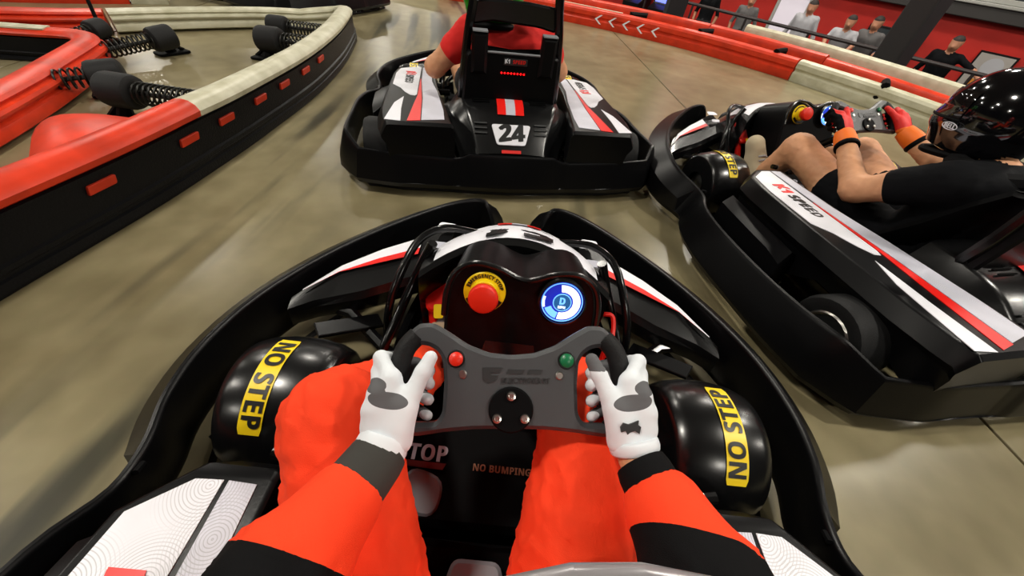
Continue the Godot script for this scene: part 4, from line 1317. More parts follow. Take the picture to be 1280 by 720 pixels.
# a gloved hand closed on one of the wheel's grips; s is the side
func hand_bones(s: float, turn: float, size := 1.0) -> Array:
	var p := func(u: float, v: float, w: float) -> Vector3: return on_wheel(s * u, v, w, turn)
	var out := []
	var wrist_a: Vector3 = p.call(0.150, -0.036, 0.030)
	var wrist_b: Vector3 = p.call(0.178, -0.036, 0.026)
	var kn := [[0.162, 0.052, 0.030], [0.176, 0.034, 0.034], [0.182, 0.012, 0.034], [0.182, -0.010, 0.030]]
	for i in 4:
		var q: Array = kn[i]
		out.append([wrist_a.lerp(wrist_b, i / 3.0), p.call(q[0], q[1] - 0.012, q[2]), 0.0175, 0.0155, 0.012])
	out.append([wrist_a, p.call(0.142, 0.004, 0.033), 0.017, 0.016, 0.014])
	# fingers wrap round the outside of the grip and come back under it
	for i in 4:
		var q: Array = kn[i]
		var v: float = q[1]
		var r: float = [0.0098, 0.0102, 0.0096, 0.0086][i] * size
		var a: Vector3 = p.call(q[0], v - 0.010, q[2])
		var b: Vector3 = p.call(0.187 - 0.004 * i if i else 0.182, v + 0.016, 0.012)
		var c: Vector3 = p.call(0.172, v + 0.014, -0.018)
		var d: Vector3 = p.call(0.140, v + 0.006, -0.022)
		var e: Vector3 = p.call(0.117, v - 0.002, -0.005)
		out.append([a, b, r * 1.12, r * 1.05, 0.006])
		out.append([b, c, r * 1.05, r, 0.004])
		out.append([c, d, r, r * 0.95, 0.004])
		out.append([d, e, r * 0.98, r * 0.9, 0.004])
	# thumb lies along the top of the grip
	var t0: Vector3 = p.call(0.148, -0.018, 0.034)
	var t1: Vector3 = p.call(0.133, 0.022, 0.030)
	var t2: Vector3 = p.call(0.121, 0.050, 0.026)
	var t3: Vector3 = p.call(0.112, 0.070, 0.022)
	out.append([t0, t1, 0.0165, 0.0125, 0.010])
	out.append([t1, t2, 0.0125, 0.0112, 0.004])
	out.append([t2, t3, 0.0112, 0.0095, 0.004])
	return out

func glove(parent: Node, s: float, turn: float, mats: Array, style: int) -> MeshInstance3D:
	var inv := (wheel_at * Transform3D(Basis(Vector3.BACK, turn), Vector3.ZERO)).affine_inverse()
	var pick := func(c: Vector3, bone: int) -> int:
		var q := inv * c
		q.x *= s
		if style == 0:
			# two grey rubber patches over the knuckles
			if q.z > 0.028:
				var a := Vector2((q.x - 0.160) / 0.026, (q.y - 0.016 - 0.12 * (q.x - 0.16)) / 0.0105)
				if a.length() < 1.0:
					return 1
				if Vector2((q.x - 0.178) / 0.015, (q.y - 0.034) / 0.0095).length() < 1.0 and q.z < 0.05:
					return 1
			if bone == 24 or (bone == 23 and q.y > 0.052):
				return 1 if s > 0 and q.y > 0.055 else 0
			if bone >= 5 and bone <= 20 and q.z < -0.004:
				return 1
			return 0
		if q.y < -0.035:
			return 1
		if q.z < 0.0 or q.x > 0.182:
			return 2
		return 0
	return put("glove", body(hand_bones(s, turn), 0.0032, mats, pick), "", parent)

func band(a: Vector3, b: Vector3, r0: float, r1: float) -> Shape:
	return Shape.new().tube([a, a.lerp(b, 0.15), a.lerp(b, 0.5), a.lerp(b, 0.85), b], [r0 * 0.93, r0, (r0 + r1) / 2 * 1.03, r1, r1 * 0.93], 20)

func make_own_driver() -> void:
	var turn := deg_to_rad(5.5)
	var o := thing("person", "driver in an orange racing suit with black sleeves and white gloves, steering", "person", own_turn, "people driving karts")
	var wl := on_wheel(-0.166, -0.048, 0.028, turn)
	var wr := on_wheel(0.166, -0.050, 0.028, turn)
	var el := Vector3(-0.224, 0.49, -0.055)
	var er := Vector3(0.228, 0.50, -0.085)
	var cl := wl.lerp(el, 0.45)
	var cr := wr.lerp(er, 0.48)
	var bones := [
		[Vector3(-0.08, 0.25, 0.15), Vector3(0.08, 0.25, 0.15), 0.115, 0.115, 0.05],
		[Vector3(-0.07, 0.28, 0.17), Vector3(-0.08, 0.60, 0.21), 0.115, 0.12, 0.05],
		[Vector3(0.07, 0.28, 0.17), Vector3(0.08, 0.60, 0.21), 0.115, 0.12, 0.05],
		[Vector3(-0.17, 0.655, 0.19), Vector3(0.17, 0.655, 0.19), 0.07, 0.07, 0.05],
		[Vector3(0, 0.66, 0.19), Vector3(0, 0.80, 0.17), 0.062, 0.055, 0.04],
		[Vector3(0, 0.86, 0.16), Vector3(0, 0.94, 0.16), 0.08, 0.09, 0.03],
		# 6..9 legs
		[Vector3(-0.088, 0.265, 0.11), Vector3(-0.262, 0.395, -0.275), 0.098, 0.080, 0.035],
		[Vector3(-0.262, 0.395, -0.275), Vector3(-0.175, 0.13, -0.60), 0.078, 0.05, 0.03],
		[Vector3(0.085, 0.265, 0.11), Vector3(0.145, 0.41, -0.335), 0.098, 0.078, 0.035],
		[Vector3(0.145, 0.41, -0.335), Vector3(0.16, 0.13, -0.62), 0.076, 0.05, 0.03],
		# 10..13 arms
		[Vector3(-0.19, 0.65, 0.18), el, 0.068, 0.056, 0.03],
		[el, cl, 0.060, 0.046, 0.03],
		[Vector3(0.19, 0.65, 0.18), er, 0.068, 0.056, 0.03],
		[er, cr, 0.062, 0.050, 0.03],
		# 14..15 feet
		[Vector3(-0.172, 0.12, -0.61), Vector3(-0.165, 0.20, -0.72), 0.046, 0.038, 0.02],
		[Vector3(0.16, 0.12, -0.63), Vector3(0.165, 0.20, -0.73), 0.046, 0.038, 0.02],
	]
	var pick := func(c: Vector3, bone: int) -> int:
		if bone == 4 or bone == 5:
			return 2
		if bone >= 14:
			return 3
		if bone == 10 or bone == 11:
			return 1 if c.z > -0.083 + 0.15 * (c.x + 0.25) else 0
		if bone == 12 or bone == 13:
			return 1 if c.z > -0.130 + 0.22 * (c.x - 0.20) else 0
		return 0
	put("body", body(bones, 0.0105, ["suit_orange", "suit_black", "skin", "shirt_grey"], pick, 0.0065, [cl, cr, wl, wr]), "", o)
	put("cuff", band(cl.lerp(el, 0.2), wl.lerp(cl, 0.02), 0.037, 0.0365).mesh(60), "cuff_grey", o)
	put("cuff", band(cr.lerp(er, 0.2), wr.lerp(cr, 0.22), 0.036, 0.0355).mesh(60), "suit_black", o)
	put("wrist", band(cr, on_wheel(0.166, -0.045, 0.026, turn), 0.029, 0.027).mesh(60), "skin", o)
	var gl := glove(o, -1.0, turn, ["glove_white", "glove_grey"], 0)
	var gr := glove(o, 1.0, turn, ["glove_white", "glove_grey"], 0)
	put("glove_band", band(wl.lerp(cl, 0.2), on_wheel(-0.165, -0.034, 0.028, turn), 0.033, 0.0325).mesh(60), "glove_white", gl)
	put("glove_band", band(on_wheel(0.168, -0.052, 0.029, turn), on_wheel(0.165, -0.034, 0.028, turn), 0.0325, 0.033).mesh(60), "glove_white", gr)
	# the black leaping mark printed on the back of the right glove
	var markp := v2([-0.013, 0.000, -0.009, 0.006, -0.002, 0.004, 0.005, 0.0065, 0.011, 0.009, 0.010, 0.004, 0.014, 0.001, 0.012, -0.008, 0.006, -0.004, 0.000, -0.006, -0.004, -0.009, -0.006, -0.004, -0.012, -0.006])
	var mark := Shape.new().prism(markp, 0.003, 0.0, wheel_at * Transform3D(Basis(Vector3.BACK, turn), Vector3.ZERO) * Transform3D(Basis(Vector3.RIGHT, 0.12), Vector3(0.153, -0.014, 0.0535)))
	put("glove_mark", mark.mesh(), "decal_black", gr)
	# helmet worn right behind the lens; only the edge of its chin bar comes into view
	var h := Vector3(0.012, 0.93, 0.155)
	var rows := []
	for i in 17:
		var lat := lerpf(-58.0, 90.0, i / 16.0)
		var row := PackedVector3Array()
		for j in 32:
			var g := TAU * j / 32.0
			var c := cos(deg_to_rad(lat))
			row.append(h + Vector3(cos(g) * c * 0.125, sin(deg_to_rad(lat)) * 0.15, sin(g) * c * 0.145))
		rows.append(row)
	var hel := put("helmet", Shape.new().grid(rows, true).mesh(60), "helmet_red", o)
	var arc := []
	for i in 25:
		var g := deg_to_rad(lerpf(-105.0, 105.0, i / 24.0))
		arc.append(Vector3(0.022 + sin(g) * 0.150, 0.852, 0.1335 - cos(g) * 0.160))
	put("chin_bar", Shape.new().tube(arc, 0.006, 10, false, 0.8).mesh(), "helmet_rim", hel)
	var skirt := []
	for i in 25:
		var g := deg_to_rad(lerpf(-105.0, 105.0, i / 24.0))
		var q := PackedVector3Array()
		for w in [[0.160, 0.852], [0.168, 0.83], [0.160, 0.79], [0.125, 0.775], [0.12, 0.79], [0.15, 0.83], [0.145, 0.852]]:
			q.append(Vector3(0.022 + sin(g) * (w[0] - 0.015), w[1], 0.1355 - cos(g) * (w[0] - 0.006)))
		skirt.append(q)
	put("chin_guard", Shape.new().grid(skirt, true, false, true, true).mesh(40), "helmet_red", hel)

func full_helmet(parent: Node, at: Vector3, size: float, shell: String, tilt: float, marks: bool) -> void:
	var xf := Transform3D(Basis(Vector3.RIGHT, tilt) * size, at)
	# rings from the crown down; the face opening lies towards -z
	var rows := []
	var half := 40
	for i in 21:
		var t := i / 20.0
		var lat := lerpf(90.0, -62.0, t)
		var row := PackedVector3Array()
		for j in half:
			var g := TAU * j / half
			var c := cos(deg_to_rad(lat))
			var s := sin(deg_to_rad(lat))
			var q := Vector3(sin(g) * c * 0.128, s * 0.145, -cos(g) * c * 0.155)
			if q.z < 0.0 and s < 0.1:  # chin bar pushed forward
				q.z -= 0.035 * smoothstep(0.1, -0.4, s) * cos(g) * c
			if s < -0.6:
				q.y = lerpf(q.y, -0.135, 0.5)
			row.append(xf * q)
		rows.append(row)
	var shell_node := put("helmet", Shape.new().grid(rows, true).mesh(60), shell, parent)
	rows = []
	for i in 9:
		var s := lerpf(0.42, -0.14, i / 8.0)
		var c := sqrt(1.0 - s * s)
		var row := PackedVector3Array()
		for j in 25:
			var g := deg_to_rad(lerpf(-82.0, 82.0, j / 24.0))
			var push := 0.035 * smoothstep(0.1, -0.4, s) * cos(g) * c
			row.append(xf * (Vector3(sin(g) * c * 0.130, s * 0.145, -cos(g) * c * 0.157 - push) * 1.012))
		rows.append(row)
	put("visor", Shape.new().grid(rows).mesh(60), "visor_dark", shell_node)
	var seal := []
	for j in 25:
		var g := deg_to_rad(lerpf(-84.0, 84.0, j / 24.0))
		seal.append(xf * (Vector3(sin(g) * 0.127, -0.025, -cos(g) * 0.157 - 0.012 * cos(g)) * 1.02))
	put("visor_seal", Shape.new().tube(seal, 0.004, 6).mesh(), "matt_black", shell_node)
	var lip := []
	for j in 33:
		var g := TAU * j / 33.0
		lip.append(xf * Vector3(sin(g) * 0.085, -0.134 - 0.012 * maxf(cos(g), 0.0), -cos(g) * 0.11 - 0.03 * maxf(cos(g), 0.0)))
	put("neck_trim", Shape.new().tube(lip, 0.012 * size, 8, true).mesh(), "matt_black", shell_node)
	if marks:
		for s in [-1.0, 1.0]:
			var base := xf * facing(Vector3(s * 0.129, -0.045, -0.035), Vector3(s, -0.18, -0.25))
			put("maker_oval", Shape.new().prism(arc_oval(0.030, 0.012, 0.0022), 0.0016, 0.0, base).mesh(), "decal_white", shell_node)
			put("maker_lettering", lettering("BELL", 0.014, 0.0016, 0.0, 0.6), "decal_white", shell_node, base)

func arc_oval(rx: float, ry: float, w: float) -> Array:
	var out := []
	for i in 33:
		var g := deg_to_rad(lerpf(0.0, 359.0, i / 32.0))
		out.append(Vector2(cos(g) * rx, sin(g) * ry))
	for i in 33:
		var g := deg_to_rad(lerpf(359.0, 0.0, i / 32.0))
		out.append(Vector2(cos(g) * (rx - w), sin(g) * (ry - w)))
	return out

func seated_driver(xf: Transform3D, label: String, shirt: String, legs: String, head: Vector3, sh: float, turn: float, elbow_l: Vector3, elbow_r: Vector3, knees: Array, ankles: Array) -> Node3D:
	var o := thing("person", label, "person", xf, "people driving karts")
	var wl := on_wheel(-0.166, -0.060, 0.028, turn)
	var wr := on_wheel(0.166, -0.060, 0.028, turn)
	var sl := Vector3(-0.175, sh, 0.235)
	var sr := Vector3(0.175, sh, 0.235)
	var sleeve := 0.45
	var bones := [
		[Vector3(-0.08, 0.21, 0.20), Vector3(0.08, 0.21, 0.20), 0.105, 0.105, 0.05],
		[Vector3(-0.06, 0.24, 0.22), Vector3(-0.07, sh - 0.05, 0.27), 0.11, 0.115, 0.05],
		[Vector3(0.06, 0.24, 0.22), Vector3(0.07, sh - 0.05, 0.27), 0.11, 0.115, 0.05],
		[sl, sr, 0.068, 0.068, 0.05],
		[Vector3(0, sh, 0.23), head + Vector3(0, -0.06, 0.03), 0.06, 0.055, 0.03],
		[head + Vector3(0, -0.03, 0), head + Vector3(0, 0.03, 0.01), 0.085, 0.085, 0.03],
		[Vector3(-0.09, 0.21, 0.16), knees[0], 0.09, 0.066, 0.03],
		[knees[0], ankles[0], 0.064, 0.042, 0.025],
		[Vector3(0.09, 0.21, 0.16), knees[1], 0.09, 0.066, 0.03],
		[knees[1], ankles[1], 0.064, 0.042, 0.025],
		[sl, elbow_l, 0.062, 0.047, 0.03],
		[elbow_l, wl, 0.047, 0.031, 0.02],
		[sr, elbow_r, 0.062, 0.047, 0.03],
		[elbow_r, wr, 0.047, 0.031, 0.02],
		[sl, sl.lerp(elbow_l, sleeve), 0.068, 0.066, 0.015],
		[sr, sr.lerp(elbow_r, sleeve), 0.068, 0.066, 0.015],
		[Vector3(-0.09, 0.21, 0.14), Vector3(-0.09, 0.21, 0.14).lerp(knees[0], 0.5), 0.10, 0.088, 0.02],
		[Vector3(0.09, 0.21, 0.14), Vector3(0.09, 0.21, 0.14).lerp(knees[1], 0.5), 0.10, 0.088, 0.02],
	]
	var pick := func(c: Vector3, bone: int) -> int:
		if bone == 0 or bone >= 16:
			return 1
		if bone == 6 or bone == 8:
			var kk: Vector3 = knees[0] if bone == 6 else knees[1]
			return 1 if c.z > lerpf(0.14, kk.z, 0.56) else 2
		if bone == 10 or bone == 12 or bone == 14 or bone == 15:
			var e := elbow_l if c.x < 0.0 else elbow_r
			var a := sl if c.x < 0.0 else sr
			return 0 if (c - a).dot(e - a) / (e - a).length_squared() < sleeve + 0.16 else 2
		if bone <= 3 or bone >= 14:
			return 0
		return 2
	put("body", body(bones, 0.0115, [shirt, legs, "skin"], pick, 0.0026), "", o)
	for i in 2:
		var s := -1.0 if i == 0 else 1.0
		var an: Vector3 = ankles[i]
		var shoe := [[an + Vector3(0, -0.045, 0.02), an + Vector3(0, 0.055, -0.075), 0.048, 0.048, 0.02], [an + Vector3(s * -0.006, 0.055, -0.075), an + Vector3(s * 0.014, 0.125, -0.115), 0.048, 0.044, 0.02], [an + Vector3(0, 0.01, 0.01), an + Vector3(0, 0.02, -0.02), 0.05, 0.046, 0.02]]
		var sn := put("shoe", body(shoe, 0.007, ["shoe_beige"], func(_c, _b) -> int: return 0), "", o)
		for q in 4:
			var t := 0.25 + q * 0.17
			var mid: Vector3 = an.lerp(an + Vector3(0, 0.09, -0.09), t) + Vector3(0, 0.030, 0.030)
			put("lace", Shape.new().tube([mid + Vector3(-0.024, -0.006, -0.004), mid + Vector3(0, 0.004, 0.003), mid + Vector3(0.024, -0.006, -0.004)], 0.0045, 6).mesh(), "shirt_white", sn)
	return o

func make_other_drivers() -> void:
	# the driver in black beside the own kart
	var turn := deg_to_rad(4.0)
	var d := seated_driver(side_turn, "driver in a black T-shirt, black helmet, red gloves and beige shoes", "shirt_black", "shirt_black", Vector3(0.0, 0.68, 0.12), 0.51, turn, Vector3(-0.255, 0.375, 0.045), Vector3(0.255, 0.40, 0.03), [Vector3(-0.205, 0.365, -0.33), Vector3(0.20, 0.345, -0.36)], [Vector3(-0.225, 0.165, -0.43), Vector3(0.165, 0.16, -0.62)])
	for s in [-1.0, 1.0]:
		var g := glove(d, s, turn, ["glove_red", "glove_orange", "matt_black"], 1)
		var w := on_wheel(s * 0.166, -0.048, 0.028, turn)
		var e := Vector3(-0.255, 0.375, 0.045) if s < 0 else Vector3(0.255, 0.40, 0.03)
		put("wrist_strap", band(w.lerp(e, -0.02), w.lerp(e, 0.24), 0.036, 0.041).mesh(60), "glove_orange", g)
		put("wrist_edge", band(w.lerp(e, 0.20), w.lerp(e, 0.27), 0.042, 0.043).mesh(60), "matt_black", g)
		var star := []
		for i in 10:
			star.append(Vector2(cos(TAU * i / 10.0), sin(TAU * i / 10.0)) * (0.017 if i % 2 == 0 else 0.008))
		var xf := wheel_at * Transform3D(Basis(Vector3.BACK, turn), Vector3.ZERO) * facing(Vector3(s * 0.190, -0.022, 0.034), Vector3(s * 0.75, 0, 0.65))
		put("glove_star", Shape.new().prism(star, 0.0025, 0.0, xf).mesh(), "decal_white", g)
	full_helmet(d, Vector3(0.0, 0.69, 0.11), 1.0, "helmet_black", deg_to_rad(-6.0), true)
	put("collar", Shape.new().tube(spline(v3([0.09, 0.545, 0.28, 0.10, 0.55, 0.17, 0.0, 0.535, 0.12, -0.10, 0.55, 0.17, -0.09, 0.545, 0.28, 0.0, 0.56, 0.32]), 4, true), 0.032, 8, true).mesh(), "suit_black", d)
	put("shirt_badge", Shape.new().prism(arc_oval(0.014, 0.017, 0.004), 0.002, 0.0, facing(Vector3(-0.232, 0.51, 0.255), Vector3(-0.9, 0.3, 0.1))).mesh(), "poster_grey", d)
	# the driver in red ahead
	var e := seated_driver(lead_turn, "driver in a red T-shirt and green helmet in kart 24", "shirt_red", "trousers_dark", Vector3(-0.07, 0.765, 0.26), 0.585, turn, Vector3(-0.345, 0.42, 0.20), Vector3(0.30, 0.42, 0.10), [Vector3(-0.215, 0.355, -0.33), Vector3(0.20, 0.345, -0.36)], [Vector3(-0.195, 0.165, -0.56), Vector3(0.165, 0.16, -0.62)])
	for s in [-1.0, 1.0]:
		glove(e, s, turn, ["shirt_black", "shirt_black", "matt_black"], 1)
	full_helmet(e, Vector3(-0.085, 0.775, 0.25), 1.12, "helmet_green", deg_to_rad(-6.0), false)
	var hel: Node = e.get_node("helmet")
	for q in [[Vector3(-0.118, 0.04, 0.04), Vector3(-1, 0.3, 0.4)], [Vector3(-0.10, -0.02, 0.09), Vector3(-0.8, -0.1, 0.6)], [Vector3(0.03, -0.03, 0.148), Vector3(0.2, -0.1, 1.0)]]:
		put("helmet_patch", Shape.new().prism(rounded(v2([-0.04, -0.02, 0.03, -0.035, 0.045, 0.03, -0.02, 0.035]), 0.02, 4), 0.02, 0.004, facing(Vector3(-0.085, 0.775, 0.25) + q[0] * 1.08, q[1])).mesh(), "helmet_gold", hel)
	# far driver
	var f := seated_driver(far_turn, "driver in the distant kart beyond the hairpin turn", "shirt_red", "trousers_dark", Vector3(0.0, 0.72, 0.2), 0.55, 0.0, Vector3(-0.30, 0.42, 0.10), Vector3(0.30, 0.42, 0.10), [Vector3(-0.215, 0.355, -0.33), Vector3(0.20, 0.345, -0.36)], [Vector3(-0.195, 0.165, -0.56), Vector3(0.165, 0.16, -0.62)])
	for s in [-1.0, 1.0]:
		glove(f, s, 0.0, ["shirt_black", "shirt_black", "matt_black"], 1)
	full_helmet(f, Vector3(0.0, 0.73, 0.2), 1.0, "helmet_black", 0.0, false)
# ---------------------------------------------------------------- lobby
# a standing or leaning figure about 1.7 m tall; arm_l and arm_r are hand positions
func lobby_person(x: float, z: float, turn: float, h: float, shirt: String, legs: String, label: String, lean := 0.0, hand_l := Vector3(-0.26, 0.82, -0.06), hand_r := Vector3(0.26, 0.82, -0.06), seated := false) -> void:
	var o := thing("person", label, "person", Transform3D(Basis(Vector3.UP, turn) * (h / 1.7), Vector3(x, -1.3, z)), "people waiting in the lobby")
	var hip := 0.92
	var fw := Vector3(0, 0, -lean)
	var head := Vector3(0, 1.58, -0.02) + fw
	var foot_z := 0.0
	var sl := Vector3(-0.18, 1.40, 0) + fw * 0.85
	var sr := Vector3(0.18, 1.40, 0) + fw * 0.85
	var el := sl.lerp(hand_l, 0.5) + Vector3(-0.07, -0.02, 0.05)
	var er := sr.lerp(hand_r, 0.5) + Vector3(0.07, -0.02, 0.05)
	var bones := [
		[Vector3(-0.07, hip, 0), Vector3(0.07, hip, 0), 0.115, 0.115, 0.05],
		[Vector3(-0.06, hip + 0.05, 0), Vector3(-0.08, 1.32, 0) + fw * 0.8, 0.11, 0.115, 0.05],
		[Vector3(0.06, hip + 0.05, 0), Vector3(0.08, 1.32, 0) + fw * 0.8, 0.11, 0.115, 0.05],
		[sl, sr, 0.06, 0.06, 0.05],
		[Vector3(0, 1.40, 0) + fw * 0.85, head, 0.055, 0.055, 0.03],
		[head + Vector3(0, -0.03, -0.02), head + Vector3(0, 0.03, 0), 0.078, 0.09, 0.03],
		[head + Vector3(0, 0.055, 0.0), head + Vector3(0, 0.0, 0.05), 0.074, 0.07, 0.03],
		[Vector3(-0.09, hip, 0), Vector3(-0.10, 0.48, -0.02), 0.09, 0.065, 0.03],
		[Vector3(-0.10, 0.48, -0.02), Vector3(-0.10, 0.08, 0.02), 0.062, 0.045, 0.03],
		[Vector3(0.09, hip, 0), Vector3(0.10, 0.48, -0.02), 0.09, 0.065, 0.03],
		[Vector3(0.10, 0.48, -0.02), Vector3(0.10, 0.08, 0.02), 0.062, 0.045, 0.03],
		[sl, el, 0.055, 0.042, 0.03],
		[el, hand_l, 0.04, 0.03, 0.02],
		[sr, er, 0.055, 0.042, 0.03],
		[er, hand_r, 0.04, 0.03, 0.02],
		[Vector3(-0.10, 0.045, 0.04), Vector3(-0.11, 0.04, -0.14), 0.045, 0.038, 0.02],
		[Vector3(0.10, 0.045, 0.04), Vector3(0.11, 0.04, -0.14), 0.045, 0.038, 0.02],
		[hand_l, hand_l + (hand_l - el).normalized() * 0.09, 0.036, 0.022, 0.02],
		[hand_r, hand_r + (hand_r - er).normalized() * 0.09, 0.036, 0.022, 0.02],
		[head + Vector3(0, -0.02, -0.09), head + Vector3(0, -0.04, -0.11), 0.014, 0.016, 0.01],
	]
	var pick := func(c: Vector3, bone: int) -> int:
		if bone == 6 or (bone == 5 and c.y > head.y + 0.055 + 0.2 * (c.z - head.z + 0.05)): return 3
		if bone == 4 or bone == 5 or bone == 12 or bone == 14 or bone >= 17: return 2
		if bone == 15 or bone == 16: return 3
		if bone == 0 or (bone >= 7 and bone <= 10): return 1
		return 0
	put("body", body(bones, 0.024, [shirt, legs, "skin_lobby", "hair_dark"], pick, 0.003), "", o)

func make_lobby() -> void:
	# the red wall runs slantwise behind the rail
	var a := Vector2(0.2, -16.9)
	var b := Vector2(12.5, -4.6)
	var mid := (a + b) / 2
	var d := (b - a).normalized()
	var yaw := atan2(-d.y, d.x)
	var wx := Transform3D(Basis(Vector3.UP, yaw), Vector3(mid.x, 0, mid.y))   # its +z looks at the track
	var len := a.distance_to(b)
	structure("wall_lobby", Shape.new().box(Vector3(len, 6.4, 0.2), 0.01, wx * Transform3D(Basis(), Vector3(0, 1.85, -0.1))).mesh(), "wall_red", "red painted wall behind the lobby")
	structure("trim_1", Shape.new().box(Vector3(len, 0.20, 0.22), 0.015, wx * Transform3D(Basis(), Vector3(0, 0.62, 0.05))).mesh(), "beam_dark", "dark beam along the red wall under the windows")
	structure("trim_2", Shape.new().box(Vector3(len, 0.05, 0.26), 0.01, wx * Transform3D(Basis(), Vector3(0, 0.745, 0.06))).mesh(), "frame_pale", "pale ledge on top of the dark beam")
	for i in 5:
		var w := Node3D.new()
		w.name = "window_%d" % (i + 1)
		w.transform = wx * Transform3D(Basis(), Vector3(-2.6 + i * 2.35, 1.45, 0.03))
		add_child(w)
		tag(w, "dark office window in a pale frame above the beam", "", "", "structure")
		put("pane", Shape.new().box(Vector3(2.1, 1.2, 0.02), 0.0).mesh(), "window_glass", w)
		for s in [-1.0, 1.0]:
			put("window_frame", Shape.new().box(Vector3(0.09, 1.36, 0.08), 0.01, Transform3D(Basis(), Vector3(s * 1.09, 0, 0.01))).mesh(), "frame_pale", w)
			put("window_frame", Shape.new().box(Vector3(2.1, 0.08, 0.08), 0.01, Transform3D(Basis(), Vector3(0, s * 0.64, 0.01))).mesh(), "frame_pale", w)
	# things on the wall
	var on := func(x: float, y: float, z := 0.0) -> Transform3D: return wx * Transform3D(Basis(), Vector3(x, y, z))
	var door := Node3D.new()
	door.name = "door_1"
	door.transform = on.call(-1.2, -0.45, 0.02)
	add_child(door)
	tag(door, "bright open doorway in the red wall", "", "", "structure")
	put("opening", Shape.new().box(Vector3(0.62, 1.7, 0.03), 0.0).mesh(), "door_light", door)
	for s in [-1.0, 1.0]:
		put("door_frame", Shape.new().box(Vector3(0.07, 1.78, 0.08), 0.008, Transform3D(Basis(), Vector3(s * 0.34, 0.02, 0.0))).mesh(), "frame_pale", door)
	put("door_frame", Shape.new().box(Vector3(0.75, 0.07, 0.08), 0.008, Transform3D(Basis(), Vector3(0, 0.88, 0.0))).mesh(), "frame_pale", door)
	var tv := thing("wall_screen", "black switched-off screen hung on the red wall", "screen", on.call(0.95, -0.12, 0.06))
	put("screen_case", Shape.new().box(Vector3(0.98, 0.56, 0.06), 0.012).mesh(), "tv_black", tv)
	put("screen_glass", Shape.new().box(Vector3(0.90, 0.48, 0.01), 0.0, Transform3D(Basis(), Vector3(0, 0, 0.03))).mesh(), "window_glass", tv)
	for q in [[2.62, -0.22, 0.50, 0.62, "white", "framed pale poster beside the dark column on the red wall"], [4.05, -0.30, 0.62, 0.60, "grey", "framed grey poster on the red wall behind the person in black"]]:
		var p := thing("wall_poster", q[5], "poster", on.call(q[0], q[1], 0.03))
		put("poster_frame", Shape.new().box(Vector3(q[2] + 0.06, q[3] + 0.06, 0.03), 0.006).mesh(), "tv_black", p)
		put("poster_sheet", Shape.new().box(Vector3(q[2], q[3], 0.004), 0.0, Transform3D(Basis(), Vector3(0, 0, 0.017))).mesh(), "poster_grey", p)
		if q[4] == "white":
			put("poster_spot", Shape.new().prism(circle(0.15, 20), 0.004, 0.0, Transform3D(Basis(), Vector3(0.03, 0.12, 0.021))).mesh(), "shirt_white", p)
			put("poster_spot", Shape.new().box(Vector3(0.22, 0.22, 0.004), 0.0, Transform3D(Basis(), Vector3(0, -0.2, 0.021))).mesh(), "poster_gold", p)
		else:
			put("poster_spot", Shape.new().prism(rounded(v2([-0.2, -0.2, 0.2, -0.12, 0.15, 0.2, -0.15, 0.15]), 0.08, 4), 0.004, 0.0, Transform3D(Basis(), Vector3(0.0, 0.0, 0.021))).mesh(), "shirt_white", p)
	# arcade screens far along the wall
	for i in 2:
		var m := thing("arcade_cabinet", ["arcade cabinet with a blue screen, farther one of the pair", "arcade cabinet with a blue screen, nearer one of the pair"][i], "arcade machine", on.call(-5.2 + i * 0.9, -1.3, 0.45))
		put("cabinet", Shape.new().prism(v2([-0.3, 0.0, 0.3, 0.0, 0.3, 0.85, 0.12, 0.95, 0.0, 1.35, 0.05, 1.6, -0.3, 1.6]), 0.55, 0.01, Transform3D(Basis(Vector3.UP, -PI / 2), Vector3.ZERO)).mesh(), "tv_black", m)
		put("arcade_screen", Shape.new().box(Vector3(0.42, 0.36, 0.01), 0.0, Transform3D(Basis(Vector3.RIGHT, deg_to_rad(-16.0)), Vector3(0, 1.16, 0.075))).mesh(), "arcade_blue", m)
	# rail
	var r := thing("guard_rail", "dark rail on posts in front of the waiting people", "railing")
	var ra := Vector3(2.2, -0.03, -12.0)
	var rb := Vector3(8.6, -0.03, -5.7)
	put("top_rail", Shape.new().tube([ra, rb], 0.03, 8).mesh(), "rail_dark", r)
	put("lower_rail", Shape.new().tube([ra - Vector3(0, 0.45, 0), rb - Vector3(0, 0.45, 0)], 0.018, 8).mesh(), "rail_dark", r)
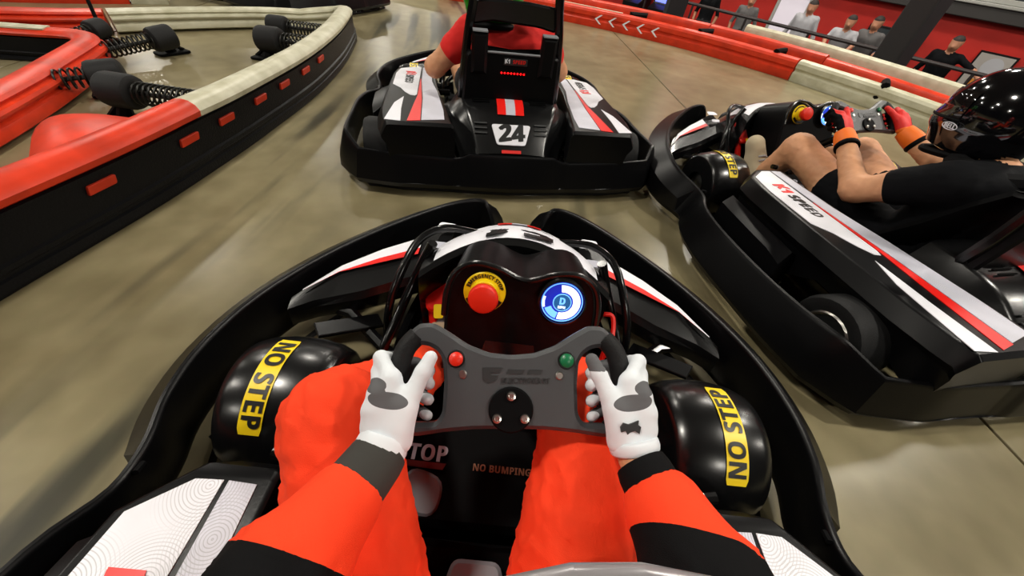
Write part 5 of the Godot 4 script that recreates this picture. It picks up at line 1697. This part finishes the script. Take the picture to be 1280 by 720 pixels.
	for i in 8:
		var p := ra.lerp(rb, i / 7.0)
		put("rail_post", Shape.new().tube([Vector3(p.x, -1.3, p.z), p], 0.024, 8).mesh(), "rail_dark", r)
	# column
	structure("column_1", Shape.new().prism(rounded(v2([-0.14, -0.14, 0.14, -0.14, 0.14, 0.14, -0.14, 0.14]), 0.03, 3), 6.3, 0.0, Transform3D(Basis(Vector3.RIGHT, -PI / 2) * Basis(Vector3.BACK, 0.5), Vector3(4.0, 1.9, -5.55))).mesh(), "column_dark", "dark padded column behind the outer barrier")
	structure("column_2", Shape.new().prism(rounded(v2([-0.15, -0.15, 0.15, -0.15, 0.15, 0.15, -0.15, 0.15]), 0.03, 3), 6.3, 0.0, Transform3D(Basis(Vector3.RIGHT, -PI / 2), Vector3(2.05, 1.9, -8.3))).mesh(), "column_dark", "dark column far along the barrier by the arcade machines")
	# people between rail and wall
	lobby_person(3.75, -12.0, 2.5, 1.62, "shirt_black", "trousers_dark", "person in black standing by the arcade machines")
	lobby_person(4.45, -11.35, 2.6, 1.58, "shirt_grey", "trousers_dark", "person in grey standing in front of the dark end of the wall")
	lobby_person(5.25, -10.25, 2.4, 1.70, "shirt_white", "jeans", "person in a white top standing in front of the bright doorway")
	lobby_person(5.75, -9.55, 2.5, 1.62, "shirt_white", "shorts_khaki", "person in a white shirt leaning on the rail", 0.22, Vector3(-0.2, 1.12, -0.42), Vector3(0.2, 1.12, -0.42))
	lobby_person(6.2, -9.45, 2.2, 1.66, "shirt_grey", "trousers_dark", "person in a grey shirt behind the one leaning on the rail", 0.1)
	lobby_person(6.3, -8.75, 2.4, 1.58, "shirt_navy", "jeans", "person in a dark blue top and jeans leaning on the rail", 0.2, Vector3(-0.2, 1.12, -0.42), Vector3(0.2, 1.12, -0.42))
	lobby_person(6.85, -8.3, 2.3, 1.64, "shirt_black", "trousers_dark", "person in a black T-shirt stretching one arm out sideways", 0.05, Vector3(-0.62, 1.22, -0.25), Vector3(0.26, 0.85, -0.06))
	lobby_person(8.05, -7.2, 2.2, 1.62, "shirt_black", "trousers_dark", "person in black standing by the grey framed poster", 0.05)
